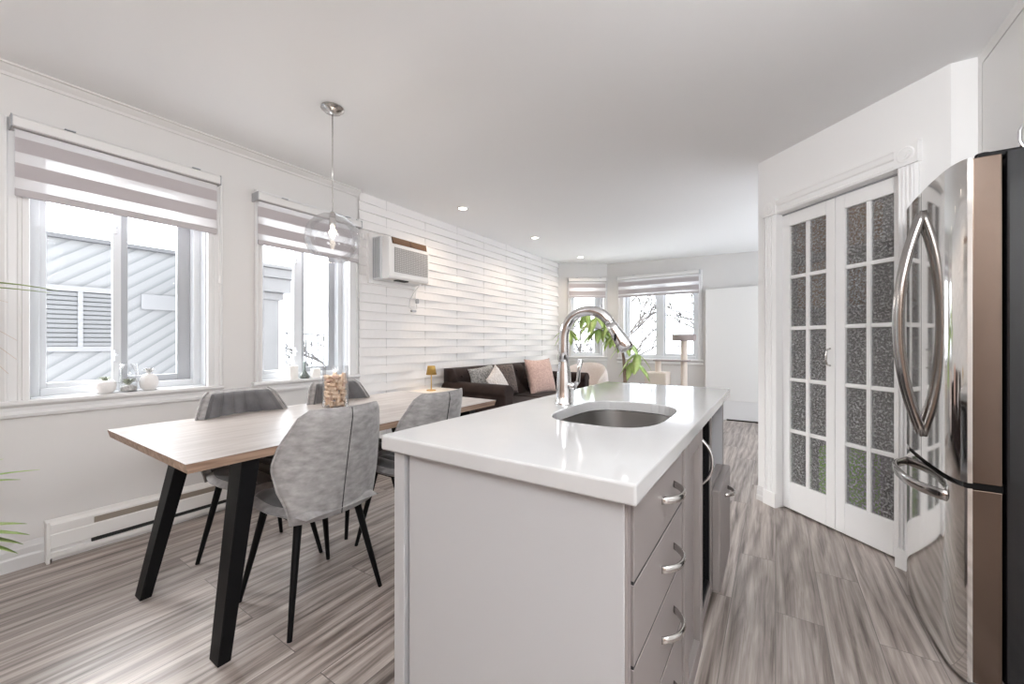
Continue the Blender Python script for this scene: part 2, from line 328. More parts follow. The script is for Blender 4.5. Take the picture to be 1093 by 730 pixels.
def wall(name, label, fr, x0, x1, z0, z1, th, openings, m, y=0):
    mb = MB(); xs = sorted({x0, x1, *[o[0] for o in openings], *[o[1] for o in openings]})
    for a, b in zip(xs[:-1], xs[1:]):
        zs = [(z0, z1)]
        for o in openings:
            if o[0] <= a+1e-6 and o[1] >= b-1e-6: zs = [(z0, o[2]), (o[3], z1)]
        for p, q in zs:
            if q-p > 1e-4: mb.box(a, b, y, y+th, p, q)
    return solo(mb, name, label, 'wall', m, kind='structure', frame=fr)
W1 = (.337, 1.100, .855, 2.22); W2 = (1.44, 2.165, .855, 2.22)
HT = 2.62
wall('wall_left', 'warm white wall with two windows beside the dining table', F_LEFT, -2.1, 6.30, 0, HT, .2, [W1, W2], M['wall'])
BW = (.235, .80, .90, 2.22)
wall('wall_bay', 'short angled wall holding the narrow far window', F_BAY, -.02, .89, 0, HT, .2, [BW], M['wall'])
CW = (-2.16, -1.0, .875, 2.22)
wall('wall_back', 'far pale wall holding the wide double window', F_BACK, -2.50, 1.7, 0, HT, .2, [CW], M['wall'])
wall('wall_pantry', 'white diagonal wall with the glazed pantry doors', F_PAN, -2.505, -1.400, 0, 2.56, .10, [(-2.345, -1.605, 0, 2.035)], M['pwall'], y=2.355)
# outer corners of the diagonal wall
pl = F_PAN @ Vector((-2.505, 2.355, 0)); pr = F_PAN @ Vector((-1.400, 2.355, 0))
solo(MB().box(-2.505,-2.42,2.457,3.06,0,2.56), 'wall_passage', 'white return wall running back from the pantry corner', 'wall', M['pwall'], kind='structure', frame=F_PAN)
wall('wall_living', 'white living room wall beyond the pantry, with a wide unseen opening added for daylight', FR((1.75,0,0),-90), -6.75, -3.3, 0, 2.56, .1, [(-6.3,-4.3,.1,2.15)], M['pwall'])  # opening added out of view so daylight reaches the far room
solo(MB().box(pr.x+.002, 1.7, pr.y+.002, pr.y+.10, 0, 2.56), 'wall_alcove', 'narrow white wall beside the fridge alcove', 'wall', M['pwall'], kind='structure')
solo(MB().box(1.6, 1.7, -2.1, pr.y, 0, 2.56), 'wall_right', 'white kitchen wall behind the fridge', 'wall', M['pwall'], kind='structure')
solo(MB().box(-3.4, 1.7, -2.2, -2.1, 0, 2.6), 'wall_kitchen', 'greige kitchen wall behind the camera', 'wall', mat('brown_kitchen_paint', (.34,.25,.20), .7), kind='structure')

# sculpted tile field on the left wall
mb = MB(); rh = .0845; tl = .522; yA, yB = 2.275, 6.28; nrow = 30; AMP = .022
ny = 64
for k in range(nrow):
    zb = k*rh; zt = min(zb+rh, CEIL(-3.2)+.02)
    if zb > CEIL(-3.2): break
    for i in range(ny):
        ya, yb = yA+(yB-yA)*i/ny, yA+(yB-yA)*(i+1)/ny
        def dep(Y):
            t = ((Y-2.585)/tl + k) % 2.0
            return .008 + AMP*(abs(t-1.0))**1.15
        da, db = -dep(ya), -dep(yb)
        mb.add([(ya,da,zb+.0015),(yb,db,zb+.0015),(yb,-.004,zt),(ya,-.004,zt),(ya,.001,zb),(yb,.001,zb)], [(0,1,2,3),(4,5,1,0)])
tj = MB()
solo(mb, 'trim_1', 'white sculpted three-dimensional tiles covering the wall behind the sofa', 'wall tiles', M['tile'], kind='structure', frame=F_LEFT)
mb = MB()
for j in range(8):
    Y = 2.585+tl*j
    if Y < yB: mb.box(Y-.0022, Y+.0022, -.0085, 0, 0, CEIL(-3.2))
solo(mb, 'trim_2', 'thin grey vertical joints between the sculpted tiles', 'tile joints', M['ceramicg'], kind='structure', frame=F_LEFT)
# crown moulding
mb = MB(); zc = CEIL(-3.2)
mb.prism([(0,zc+.01),(0,zc-.055),(-.008,zc-.055),(-.012,zc-.040),(-.03,zc-.022),(-.038,zc-.012),(-.05,zc-.010),(-.05,zc+.01)], 'x', -2.1, 2.272)
solo(mb, 'trim_3', 'slim white crown moulding above the dining windows', 'moulding', M['wall'], kind='structure', frame=F_LEFT)
# baseboards
def bb(x0, x1, y=0, h=.13): return MB().prism([(y,0),(y,h),(y-.006,h),(y-.010,h-.022),(y-.013,h-.03),(y-.013,h-.06),(y-.018,h-.07),(y-.018,0)], 'x', x0, x1)
solo(bb(-2.1, .388), 'baseboard_left', 'white moulded baseboard left of the heater', 'baseboard', M['trim'], kind='structure', frame=F_LEFT)
solo(bb(1.97, 2.27), 'baseboard_tile', 'white moulded baseboard between heater and tiled wall', 'baseboard', M['trim'], kind='structure', frame=F_LEFT)
solo(bb(-2.5, .35, 0, .12), 'baseboard_back', 'white baseboard under the far double window', 'baseboard', M['trim'], kind='structure', frame=F_BACK)
solo(bb(0, .88, 0, .12), 'baseboard_bay', 'white baseboard under the narrow far window', 'baseboard', M['trim'], kind='structure', frame=F_BAY)
solo(bb(-2.505, -2.437, 2.355, .10), 'baseboard_pantry', 'short white baseboard at the left foot of the pantry casing', 'baseboard', M['trim'], kind='structure', frame=F_PAN)

# ---------------------------------------------------------------- windows
def casing_profile(x0, x1):   # stepped casing seen from above
    w_ = x1-x0; f = [(0,0),(0,-.018),(.14,-.026),(.22,-.026),(.26,-.018),(.55,-.018),(.6,-.024),(.7,-.024),(.74,-.030),(.96,-.032),(1,-.026),(1,0)]
    return [(x0+w_*a, b) for a, b in f]
def window(n, label, fr, W_, mull, casL, casR, stool, depth=.10, rstile=.07, latch=True):
    x0, x1, z0, z1 = W_
    c = fr @ Vector(((x0+x1)/2, depth, z0))
    deg = math.degrees(fr.to_euler().z)
    t = thing('window_%d' % n, label, 'window', c, deg, kind='structure')
    fm = MB().frame(x0, x1, z0, z1, .045, depth-.02, depth+.07, wb=.045)
    fm.build('window_frame', M['vinyl'], t, fr, bev=.004)
    jm = MB(); jm.box(x0, x0+.006, 0, depth-.02, z0, z1); jm.box(x1-.006, x1, 0, depth-.02, z0, z1); jm.box(x0, x1, 0, depth-.02, z1-.006, z1); jm.box(x0,x1,0,depth-.02,z0,z0+.006)
    jm.build('jamb_liner', M['vinyl'], t, fr)
    a, b = mull
    s1 = MB().frame(x0+.040, b-.035, z0+.040, z1-.04, .032, depth+.01, depth+.036, wr=(b-.035-a)); s1.build('sash', M['vinyl'], t, fr, bev=.003)
    s2 = MB().frame(b-.045, x1-.040, z0+.040, z1-.04, .045, depth+.038, depth+.066, wr=rstile); s2.build('sash', M['jamb'] if latch else M['vinyl'], t, fr, bev=.003)
    g = MB().box(x0+.07, a+.002, depth+.020, depth+.024, z0+.07, z1-.07); g.build('pane', M['glass'], t, fr)
    g = MB().box(b-.004, x1-.040-rstile+.004, depth+.050, depth+.054, z0+.08, z1-.08); g.build('pane', M['glass'], t, fr)
    if latch:
        for zz in (z0+.18, z1-.42):
            l = MB().box(a+.006, a+.022, depth-.006, depth+.012, zz, zz+.07).tube([(a+.014,depth-.006,zz+.035),(a+.014,depth-.022,zz+.045)], .006, 8)
            l.build('latch', M['vinyl'], t, fr, bev=.003)
    cs = MB()
    for p in (casL, casR):
        pr_ = casing_profile(*p) if p is casL else [(p[0]+p[1]-q[0], q[1]) for q in casing_profile(*p)]
        cs.prism(pr_, 'z', z0-.005, z1+.05)
    cs.prism([(0,z1),(-.022,z1),(-.03,z1+.05),(0,z1+.05)], 'x', casL[1], casR[0])
    cs.build('casing', M['trim'], t, fr)
    sl = MB().prism([(depth-.02,z0),(depth-.02,z0-.02),(0,z0-.02),(-.001,z0-.085),(-.020,z0-.085),(-.024,z0-.07),(-.014,z0-.055),(-.016,z0-.035),(-.034,z0-.028),(-.044,z0-.018),(-.044,z0-.005),(-.038,z0)], 'x', *stool)
    sl.build('sill', M['trim'], t, fr)
    return t
window(1, 'left dining window with white frame looking onto the grey siding', F_LEFT, W1, (.668,.742), (.243,.337), (1.100,1.19), (.0,1.19), rstile=.075)
window(2, 'dining window beside the air conditioner, behind the pendant lamp', F_LEFT, W2, (1.745,1.845), (1.395,1.44), (2.165,2.262), (1.375,2.268), rstile=.06)
window(3, 'narrow window on the short angled far wall', F_BAY, BW, (.66,.72), (.18,.235), (.80,.865), (.17,.868), depth=.06, rstile=.045, latch=False)
window(4, 'wide double window on the far wall behind the cat tree', F_BACK, CW, (-1.655,-1.50), (-2.265,-2.16), (-1.0,-.945), (-2.28,-.93), depth=.06, rstile=.05, latch=False)

def blind(label, fr, x0, x1, ztop, zbot, chain=True, h=.057):
    deg = math.degrees(fr.to_euler().z)
    c = fr @ Vector(((x0+x1)/2, -.06, ztop-h))
    t = thing('zebra_blind', label, 'blind', c, deg, group='zebra blinds on the windows')
    hr = MB().prism([(-.001,ztop-h),(-.001,ztop),(-.085,ztop),(-.098,ztop-.008),(-.098,ztop-h+.006),(-.09,ztop-h)], 'x', x0, x1)
    hr.build('head_rail', M['blindrail'], t, fr, bev=.002)
    MB().box(x0+.004, x1-.004, -.094, -.064, ztop-h-.002, ztop-h+.003).build('rail_shade_strip', M['grille'], t, fr)  # dark strip painting in the shade under the head rail
    for ea in (x0-.006, x1): MB().box(ea, ea+.006, -.10, -.002, ztop-h-.004, ztop+.002).build('end_cap', M['jamb'], t, fr, bev=.002)
    for k in (.22, .85):
        xx = x0+(x1-x0)*k; MB().box(xx-.02, xx+.02, -.10, -.06, ztop, ztop+.005).build('bracket_clip', M['jamb'], t, fr)
    fb = MB().box(x0+.01, x1-.008, -.062, -.0595, zbot+.03, ztop-h+.004); fb.build('fabric', M['zebra'], t, fr)
    sl = MB().box(x0+.01, x1-.008, -.070, -.054, zbot, zbot+.034); sl.build('bottom_rail', M['railband'], t, fr, bev=.004)
    if chain:
        xc = x1+.015; zc_ = ztop-h
        ch = MB().tube([(xc-.008,-.055,zc_),(xc-.010,-.05,1.75),(xc-.004,-.045,1.56),(xc+.006,-.045,1.56),(xc+.016,-.05,1.75),(xc+.004,-.055,zc_)], .0018, 6)
        ch.build('chain', M['plastic'], t, fr)
        MB().tube([(xc,-.045,1.60),(xc,-.045,1.55)], .011, 8).build('chain_weight', M['plastic'], t, fr, smooth=True, auto=50)
    return t
blind('grey banded blind on the left dining window nearest the camera', F_LEFT, .275, 1.148, 2.264, 1.875)
blind('grey banded blind on the dining window behind the pendant lamp', F_LEFT, 1.385, 2.24, 2.235, 1.862)
blind('small grey banded blind on the narrow angled far window', F_BAY, .185, .835, 2.26, 1.92, False)
blind('wide grey banded blind on the far double window', F_BACK, -2.255, -.975, 2.26, 1.905, False)

# ---------------------------------------------------------------- pantry doors
t = thing('door_1', 'white bifold pantry doors with pebbled glass panes', 'door', F_PAN @ Vector((-1.975, 2.404, 0)), -45, kind='structure')
for li, (a, b) in enumerate([(-2.343, -1.977), (-1.973, -1.607)]):
    z0, z1, st = .012, 2.025, .056; yf, yb = 2.400, 2.434
    lf = MB().frame(a, b, z0, z1, st, yf, yb, wb=.185, wt=.085)
    ia, ib, iz0, iz1 = a+st, b-st, z0+.185, z1-.085
    mid = (ia+ib)/2
    lf.box(mid-.012, mid+.012, yf+.003, yb-.003, iz0, iz1)
    for k in range(1, 5):
        zz = iz0+(iz1-iz0)*k/5; lf.box(ia, mid-.012, yf+.003, yb-.003, zz-.012, zz+.012); lf.box(mid+.012, ib, yf+.003, yb-.003, zz-.012, zz+.012)
    leafo = lf.build('door_leaf', M['doorw'], t, F_PAN, bev=.004)
    MB().box(ia-.004, ib+.004, yf+.013, yf+.019, iz0-.004, iz1+.004).build('glass', M['pane'], leafo, F_PAN)
    if li == 0:
        xh = b-.028
        MB().tube([(xh,yf,1.005),(xh,yf-.022,1.012),(xh,yf-.03,1.03),(xh,yf-.03,1.085),(xh,yf-.022,1.103),(xh,yf,1.11)], .0055, 8).build('handle', M['steel'], leafo, F_PAN, smooth=True)
MB().box(-2.345, -1.605, 2.40, 2.43, 2.027, 2.0345).build('track', M['jamb'], t, F_PAN)
# casing with fluted pilasters and corner rosettes
mb = MB()
def flute(x0, x1, z0, z1):
    w_ = x1-x0; pts = [(x0,2.355),(x0,2.343)]
    for k in range(4):
        c_ = x0+w_*(.2+.2*k)
        pts += [(c_-w_*.07,2.335),(c_-w_*.035,2.342),(c_+w_*.035,2.342),(c_+w_*.07,2.335)]
    pts += [(x1,2.343),(x1,2.355)]
    mb.prism(pts, 'z', z0, z1)
flute(-2.435, -2.338, .10, 2.04); flute(-1.607, -1.517, .10, 2.04)
for a, b in ((-2.438,-2.336), (-1.609,-1.514)):
    mb.box(a, b, 2.330, 2.355, 0, .10)
    mb.box(a-.003, b+.003, 2.328, 2.355, 2.035, 2.14)
    c_ = (a+b)/2
    for r, y in ((.042,2.326),(.030,2.323),(.014,2.319)):
        n = 24; mb.add([(c_+r*math.cos(2*PI*k/n), 2.329, 2.0875+r*math.sin(2*PI*k/n)) for k in range(n)]+[(c_+.82*r*math.cos(2*PI*k/n), y-.002, 2.0875+.82*r*math.sin(2*PI*k/n)) for k in range(n)], [(k,(k+1)%n,(k+1)%n+n,k+n) for k in range(n)]+[tuple(range(n,2*n))])
mb.prism([(2.355,2.037),(2.340,2.037),(2.335,2.050),(2.342,2.058),(2.342,2.085),(2.334,2.092),(2.328,2.118),(2.324,2.125),(2.355,2.125)], 'x', -2.333, -1.612)
solo(mb, 'trim_4', 'white fluted casing with corner rosettes around the pantry doors', 'door casing', M['pwall'], kind='structure', frame=F_PAN)
# pantry interior
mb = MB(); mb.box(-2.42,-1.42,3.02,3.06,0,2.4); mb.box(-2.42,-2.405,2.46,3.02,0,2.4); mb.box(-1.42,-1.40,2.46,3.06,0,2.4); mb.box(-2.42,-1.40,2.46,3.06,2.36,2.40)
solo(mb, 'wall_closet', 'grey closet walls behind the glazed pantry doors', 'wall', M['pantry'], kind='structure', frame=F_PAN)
for k, zz in enumerate((.62, 1.0, 1.38, 1.76)):
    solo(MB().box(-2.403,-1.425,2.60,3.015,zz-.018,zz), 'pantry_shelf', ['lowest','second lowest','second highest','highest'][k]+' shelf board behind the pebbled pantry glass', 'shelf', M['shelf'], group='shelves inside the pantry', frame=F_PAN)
lamp('pantry_fill_light', 'POINT', F_PAN @ Vector((-1.97,2.452,2.20)), 4, (1,.95,.9), shadow_soft_size=.08)  # added fill lamp brightening the closet behind the glass
solo(MB().box(-2.145,-1.885,2.452,2.65,.0,.49), 'storage_bag', 'lime green bag low behind the pebbled pantry doors', 'bag', M['green'], frame=F_PAN, bev=.04)
solo(MB().box(-1.80,-1.50,2.52,2.80,.0,.40), 'storage_crate', 'dark crate on the closet floor beside the lime green bag', 'crate', M['boxdark'], frame=F_PAN, bev=.015)
solo(MB().box(-2.33,-2.03,2.50,2.85,1.762,2.05), 'cardboard_box', 'brown box high behind the left pantry door', 'box', M['boxbrown'], frame=F_PAN, bev=.01)
solo(MB().box(-2.33,-2.10,2.50,2.85,1.382,1.68), 'storage_tin', 'brown tin on the shelf below the brown box in the pantry', 'tin', M['boxbrown'], frame=F_PAN, bev=.02)

# ---------------------------------------------------------------- heater
t = thing('baseboard_heater', 'white electric baseboard heater with worn louver below the left window', 'heater', F_LEFT @ Vector((1.15,-.03,0)), 90)
MB().prism([(-.002,.025),(-.002,.205),(-.012,.215),(-.050,.208),(-.066,.196),(-.066,.185),(-.062,.150),(-.066,.145),(-.066,.075),(-.055,.070),(-.055,.055),(-.066,.050),(-.066,.025)], 'x', .392, 1.95).build('heater_body', M['heater'], t, F_LEFT)
MB().prism([(-.060,.153),(-.0655,.186),(-.0675,.186),(-.064,.153)], 'x', .56, 1.90).build('top_louver', M['heaterslot'], t, F_LEFT)
MB().box(.55, 1.92, -.0665, -.054, .054, .071).build('air_slot', M['dark'], t, F_LEFT)
for ea in (.386, 1.945): MB().box(ea,ea+.014,-.070,-.001,.0,.214).build('end_cap', M['heater'], t, F_LEFT, bev=.003)
MB().box(.41,1.94,-.04,-.01,0,.03).build('mount_foot', M['heater'], t, F_LEFT)

# ---------------------------------------------------------------- air conditioner
t = thing('air_conditioner', 'white through-wall air conditioner with brown top louver on the tiled wall', 'air conditioner', F_LEFT @ Vector((2.65,0,1.73)), 90)
MB().frame(2.355, 2.965, 1.70, 2.17, .045, -.045, -.0, ).build('wall_flange', M['plastic'], t, F_LEFT, bev=.004)
MB().box(2.395, 2.925, -.165, -.0, 1.735, 2.135).build('sleeve', M['vinyl'], t, F_LEFT, bev=.006)
f_ = MB()
for k in range(5): f_.box(2.388, 2.396, -.145+.026*k, -.135+.026*k, 1.75, 2.12)
f_.build('side_fin', M['jamb'], t, F_LEFT)
MB().prism([(-.155,1.735),(-.155,2.135),(-.205,2.135),(-.250,2.118),(-.262,2.06),(-.262,1.76),(-.25,1.738)], 'x', 2.41, 2.91).build('front_cover', M['plastic'], t, F_LEFT, bev=.008)
lv = MB()
for k in range(5):
    z = 2.063+.012*k; y = -.263+.0028*k
    for a, b in ((2.455,2.655),(2.668,2.868)): lv.box(a, b, y-.004, y+.02, z, z+.007)
lv.build('top_louver', M['copper'], t, F_LEFT)
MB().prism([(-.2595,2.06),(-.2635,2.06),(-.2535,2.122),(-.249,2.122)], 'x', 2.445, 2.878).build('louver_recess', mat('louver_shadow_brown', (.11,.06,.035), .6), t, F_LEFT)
gr = MB()
for k in range(15): gr.box(2.47, 2.89, -.268, -.258, 1.80+.0155*k, 1.80+.0155*k+.009)
for k in range(22): gr.box(2.47+.0195*k, 2.473+.0195*k, -.266, -.258, 1.80, 2.03)
gr.build('intake_grille', M['grille'], t, F_LEFT)
MB().box(2.53, 2.66, -.24, -.18, 1.726, 1.737).build('drain_vent', M['dark'], t, F_LEFT)
MB().tube([(2.86,-.20,1.74),(2.845,-.12,1.66),(2.84,-.06,1.58),(2.85,-.04,1.51),(2.90,-.04,1.475),(2.95,-.04,1.50),(2.955,-.04,1.56),(2.93,-.04,1.62),(2.945,-.045,1.70)], .006, 8).build('power_cord', M['plastic'], t, F_LEFT, smooth=True)
MB().box(2.935, 2.965, -.062, -.034, 1.555, 1.605).build('inline_switch', M['jamb'], t, F_LEFT, bev=.004)
MB().box(2.87, 2.93, -.06, -.03, 1.462, 1.482).build('cord_clip', M['jamb'], t, F_LEFT, bev=.003)

solo(MB().box(2.30,2.325,-.03,-.004,2.10,2.16).box(2.304,2.321,-.045,-.03,2.10,2.115), 'wall_hook', 'tiny white hook on the tiled wall left of the air conditioner', 'hook', M['plastic'], frame=F_LEFT, bev=.004)
# ---------------------------------------------------------------- island
IX0, IX1, IY0, IY1 = -.805, -.215, .682, 2.262
t = thing('kitchen_island', 'white kitchen island cabinet with greige drawers under the quartz top', 'island', ((IX0+IX1)/2, 1.47, 0))
bd = MB(); bd.box(IX0+.02, IX1-.05, IY0+.03, IY1-.02, .0, .10)                        # toe kick
bd.box(IX0+.02, IX1-.03, IY0+.03, IY1-.02, .10, .118)                             # cabinet floor
MB().box(IX1-.045, IX1-.022, IY0+.022, 1.49, .118, .872).box(IX1-.03,IX1+.0025,.716,1.149,.713,.720).box(IX1-.03,IX1+.0025,.716,1.149,.561,.568).box(IX1-.03,IX1+.0025,.716,1.149,.399,.406).box(IX1-.03,IX1+.0015,1.150,1.160,.12,.868).build('drawer_shade_strip', M['dark'], t)  # dark strips standing in for shade between and behind the drawers
bd.box(IX0+.02, IX1-.045, 1.152, 1.164, .118, .69)                                # divider
bd.box(IX1-.40, IX1-.02, 1.82, IY1-.03, .118, .525)
bd.box(IX1-.40, IX1-.046, 1.49, 1.502, .118, .69).box(IX1-.04, IX1-.012, 1.49, 1.502, .118, .872); bd.box(IX1-.40, IX1-.004, 1.80, 1.826, .118, .872)
bd.box(IX0+.02, IX1-.004, IY1-.026, IY1, .0, .872); bd.box(IX1-.40, IX1-.02, 1.826, IY1-.026, .85, .872)
bd.build('carcase', M['drw'], t, bev=.002)
MB().box(IX0+.045, IX1-.005, IY0+.003, IY0+.02, .0, .873).build('end_panel', M['isl'], t, bev=.002)
MB().box(IX0, IX0+.036, IY0-.006, IY0+.03, 0, .873).build('corner_post', M['isl'], t, bev=.002)
MB().box(IX0+.002, IX0+.02, IY0+.03, IY1, 0, .873).build('rear_panel', M['isl'], t, bev=.002)
def arch_handle(p, ax, L_, out=.034, r=.0052):
    # arched bar pull; ax = 'y' horizontal or 'z' vertical, projecting to +X
    pts = []
    for k in range(13):
        s_ = -1+2*k/12; o = out*(1-abs(s_)**2.4)
        q = s_*L_/2
        pts.append((p[0]+o, p[1]+(q if ax == 'y' else 0), p[2]+(q if ax == 'z' else 0)))
    m_ = MB().tube(pts, r, 8, flat=(1,1.7) if ax == 'y' else (1.7,1))
    return m_
for z0, z1 in ((.720,.868),(.568,.713),(.406,.561),(.11,.399)):
    d = MB().box(IX1-.02, IX1+.004, .714, 1.150, z0, z1).build('drawer', M['drw'], t, bev=.0015)
    zc_ = z0+(z1-z0)*.52 if z0 > .3 else .30
    arch_handle((IX1+.003, .985, zc_), 'y', .128).build('handle', M['steel'], d, smooth=True)
MB().box(IX1-.02, IX1+.0, .690, .710, .10, .870).build('front_stile', M['drw'], t, bev=.002)
d = MB().frame(1.160, 1.476, .12, .868, .055, -.006, .022)
dm = MB().add([(IX1+.004-v[1], v[0], v[2]) for v in d.v], d.f).box(IX1-.02, IX1-.010, 1.21, 1.43, .17, .82)
door = dm.build('cabinet_door', M['drw'], t, bev=.003)
d = MB().box(IX1-.035, IX1-.006, 1.828, 2.258, .11, .54).box(IX1-.006, IX1+.026, 1.832, 2.256, .12, .537).build('tilt_drawer', M['drw'], t, bev=.005)
arch_handle((IX1+.025, 2.07, .465), 'y', .12).build('handle', M['steel'], d, smooth=True)
ci = MB().box(IX1-.402, IX1-.395, 1.826, IY1-.026, .525, .85).box(IX1-.395, IX1-.006, 1.8265, 1.832, .525, .85).box(IX1-.395, IX1-.006, IY1-.032, IY1-.0265, .525, .85).box(IX1-.395,IX1-.01,1.832,IY1-.032,.526,.536)
ci.build('open_cubby', M['cubby'], t)
# wine cooler
t = thing('wine_cooler', 'narrow black wine cooler built into the side of the island', 'wine cooler', (IX1-.2, 1.65, .1))
MB().box(IX1-.395, IX1-.046, 1.505, 1.797, .119, .69).build('cabinet_body', M['black'], t)
MB().frame(1.506, 1.796, .13, .862, .03, 0, .03)
fr_ = MB().frame(1.508, 1.794, .17, .860, .026, 0, .034); f2 = MB().add([(IX1-.008-v[1], v[0], v[2]) for v in fr_.v], fr_.f)
dr = f2.build('door_frame', M['black'], t, bev=.003)
MB().box(IX1-.030, IX1-.022, 1.53, 1.772, .19, .84).build('door_glass', M['blackgloss'], dr)
MB().box(IX1-.045, IX1-.006, 1.508, 1.794, .119, .165).build('kick_panel', M['drw'], t, bev=.002)
arch_handle((IX1-.010, 1.517, .735), 'z', .17, .045, .006).build('handle', M['chrome'], dr, smooth=True)

# counter with an oval cut-out for the sink
def rrect(cx, cy, hx, hy, n=40, p=3.2, taper=0):
    pts = []
    for k in range(n):
        q = 2*PI*k/n; c_, s_ = math.cos(q), math.sin(q)
        x = hx*math.copysign(abs(c_)**(2/p), c_); y = hy*math.copysign(abs(s_)**(2/p), s_)
        pts.append((cx+x*(1-taper*y/hy), cy+y))
    return pts
SCX, SCY, SHX, SHY = -.448, 1.315, .172, .243
hole = rrect(SCX, SCY, SHX, SHY)
CX0, CX1, CY0, CY1 = -.834, -.191, .658, 2.285
def outer_pts(n=40):
    pts = []
    for k in range(n):
        q = 2*PI*k/n; c_, s_ = math.cos(q)*SHX, math.sin(q)*SHY
        # ray from the sink centre to the counter rectangle
        tx = ((CX1-SCX)/c_ if c_ > 1e-9 else (CX0-SCX)/c_ if c_ < -1e-9 else 1e9); ty = ((CY1-SCY)/s_ if s_ > 1e-9 else (CY0-SCY)/s_ if s_ < -1e-9 else 1e9)
        t_ = min(tx, ty); pts.append([SCX+c_*t_, SCY+s_*t_])
    for cx in (CX0, CX1):
        for cy in (CY0, CY1):
            i = min(range(n), key=lambda k: (pts[k][0]-cx)**2+(pts[k][1]-cy)**2); pts[i] = [cx, cy]
    return pts
out = outer_pts(); n = 40; mb = MB(); z0, z1 = .877, .915
mb.add([(x,y,z1) for x,y in hole]+[(x,y,z1) for x,y in out]+[(x,y,z0) for x,y in hole]+[(x,y,z0) for x,y in out],
    [(k,(k+1)%n,n+(k+1)%n,n+k) for k in range(n)]+[(2*n+k,3*n+k,3*n+(k+1)%n,2*n+(k+1)%n) for k in range(n)]+
    [(k,2*n+k,2*n+(k+1)%n,(k+1)%n) for k in range(n)]+[(n+k,n+(k+1)%n,3*n+(k+1)%n,3*n+k) for k in range(n)])
solo(mb, 'countertop', 'white polished quartz worktop on the island', 'countertop', M['quartz'], bev=.005, seg=3)
# sink
t = thing('undermount_sink', 'oval stainless steel sink set into the white worktop', 'sink', (SCX, SCY, .70))
mb = MB(); rings = [(1.06,.8755),(1.015,.8755),(1.01,.862),(.99,.80),(.95,.735),(.86,.708),(.5,.703),(.12,.700)]
vs = []
for s_, z in rings: vs += [(x,y,z) for x,y in rrect(SCX,SCY,SHX*s_,SHY*s_)]
fs = [(i*n+k,i*n+(k+1)%n,(i+1)*n+(k+1)%n,(i+1)*n+k) for i in range(len(rings)-1) for k in range(n)]+[tuple((len(rings)-1)*n+k for k in range(n))]
mb.add(vs, fs).build('basin', M['sink'], t, smooth=True, auto=50)
MB().lathe([(.0,.701),(.038,.701),(.042,.704),(.045,.7035),(.045,.700)], (SCX,SCY,0)).build('drain', M['chrome'], t, smooth=True, auto=50)
# faucet
FX, FY = -.671, 1.371
t = thing('kitchen_faucet', 'tall arched chrome pull-down faucet behind the sink', 'faucet', (FX, FY, .915))
MB().lathe([(.033,.915),(.033,.921),(.030,.925),(.029,.97),(.026,1.03),(.0215,1.06),(.020,1.075)], (FX,FY,0)).build('base', M['chrome'], t, smooth=True, auto=45)
pts = [(FX,FY,1.06),(FX,FY,1.12),(FX,FY,1.165)]
R_ = .098
for k in range(1, 15):
    a_ = PI*(1-k/14*.84); pts.append((FX+R_+R_*math.cos(a_), FY, 1.165+R_*1.02*math.sin(a_)))
MB().tube(pts, .0185, 16).build('spout', M['chrome'], t, smooth=True)
p2 = Vector(pts[-1]); dv = (p2-Vector(pts[-2])).normalized()
MB().tube([p2, p2+dv*.02, p2+dv*.075, p2+dv*.10, p2+dv*.107], [.0195,.0205,.0265,.0265,.022], 16).build('spray_head', M['chrome'], t, smooth=True)
bt = p2+dv*.055+Vector((-.006,-.019,0)); MB().ball(bt, .012, 12, 6, (.6,.5,1.3)).build('spray_button', M['black'], t, smooth=True)
MB().tube([(FX+.02,FY,.985),(FX+.048,FY-.006,.985)], .014, 12).tube([(FX+.045,FY-.006,.985),(FX+.062,FY-.008,1.005),(FX+.066,FY-.010,1.045),(FX+.074,FY-.012,1.085)], [.010,.008,.007,.010], 10).build('lever', M['chrome'], t, smooth=True)

# ---------------------------------------------------------------- dining table
TX0, TX1, TY0, TY1 = -2.54, -1.602, .495, 2.222
t = thing('dining_table', 'long bleached oak dining table on black steel legs', 'table', ((TX0+TX1)/2, (TY0+TY1)/2, 0))
tp = MB().hexa([(TX0+.008,TY0+.008,.716),(TX1-.008,TY0+.008,.716),(TX1-.008,TY1-.008,.716),(TX0+.008,TY1-.008,.716)], [(TX0,TY0,.749),(TX1,TY0,.749),(TX1,TY1,.749),(TX0,TY1,.749)])
tp.build('edge_band', M['tedge'], t)
MB().box(TX0, TX1, TY0, TY1, .749, .7508).build('tabletop', M['table'], t)
for sx in (0, 1):
    for sy in (0, 1):
        (fa, fb), (ta, tb) = (((-2.42,-2.348),(-2.41,-2.315)), ((-1.712,-1.638),(-1.738,-1.640)))[sx]
        yt, yf, wt, wf = (.676,.597,.062,.042)
        if sx == 0: yt, yf = .708, .560
        if sy: yt, yf, wt, wf = TY0+TY1-yt, TY0+TY1-yf, -wt, -wf
        MB().hexa([(fa,yf,0),(fb,yf,0),(fb,yf+wf,0),(fa,yf+wf,0)], [(ta,yt,.717),(tb,yt,.717),(tb,yt+wt,.717),(ta,yt+wt,.717)]).build('leg', M['black'], t, bev=.003)
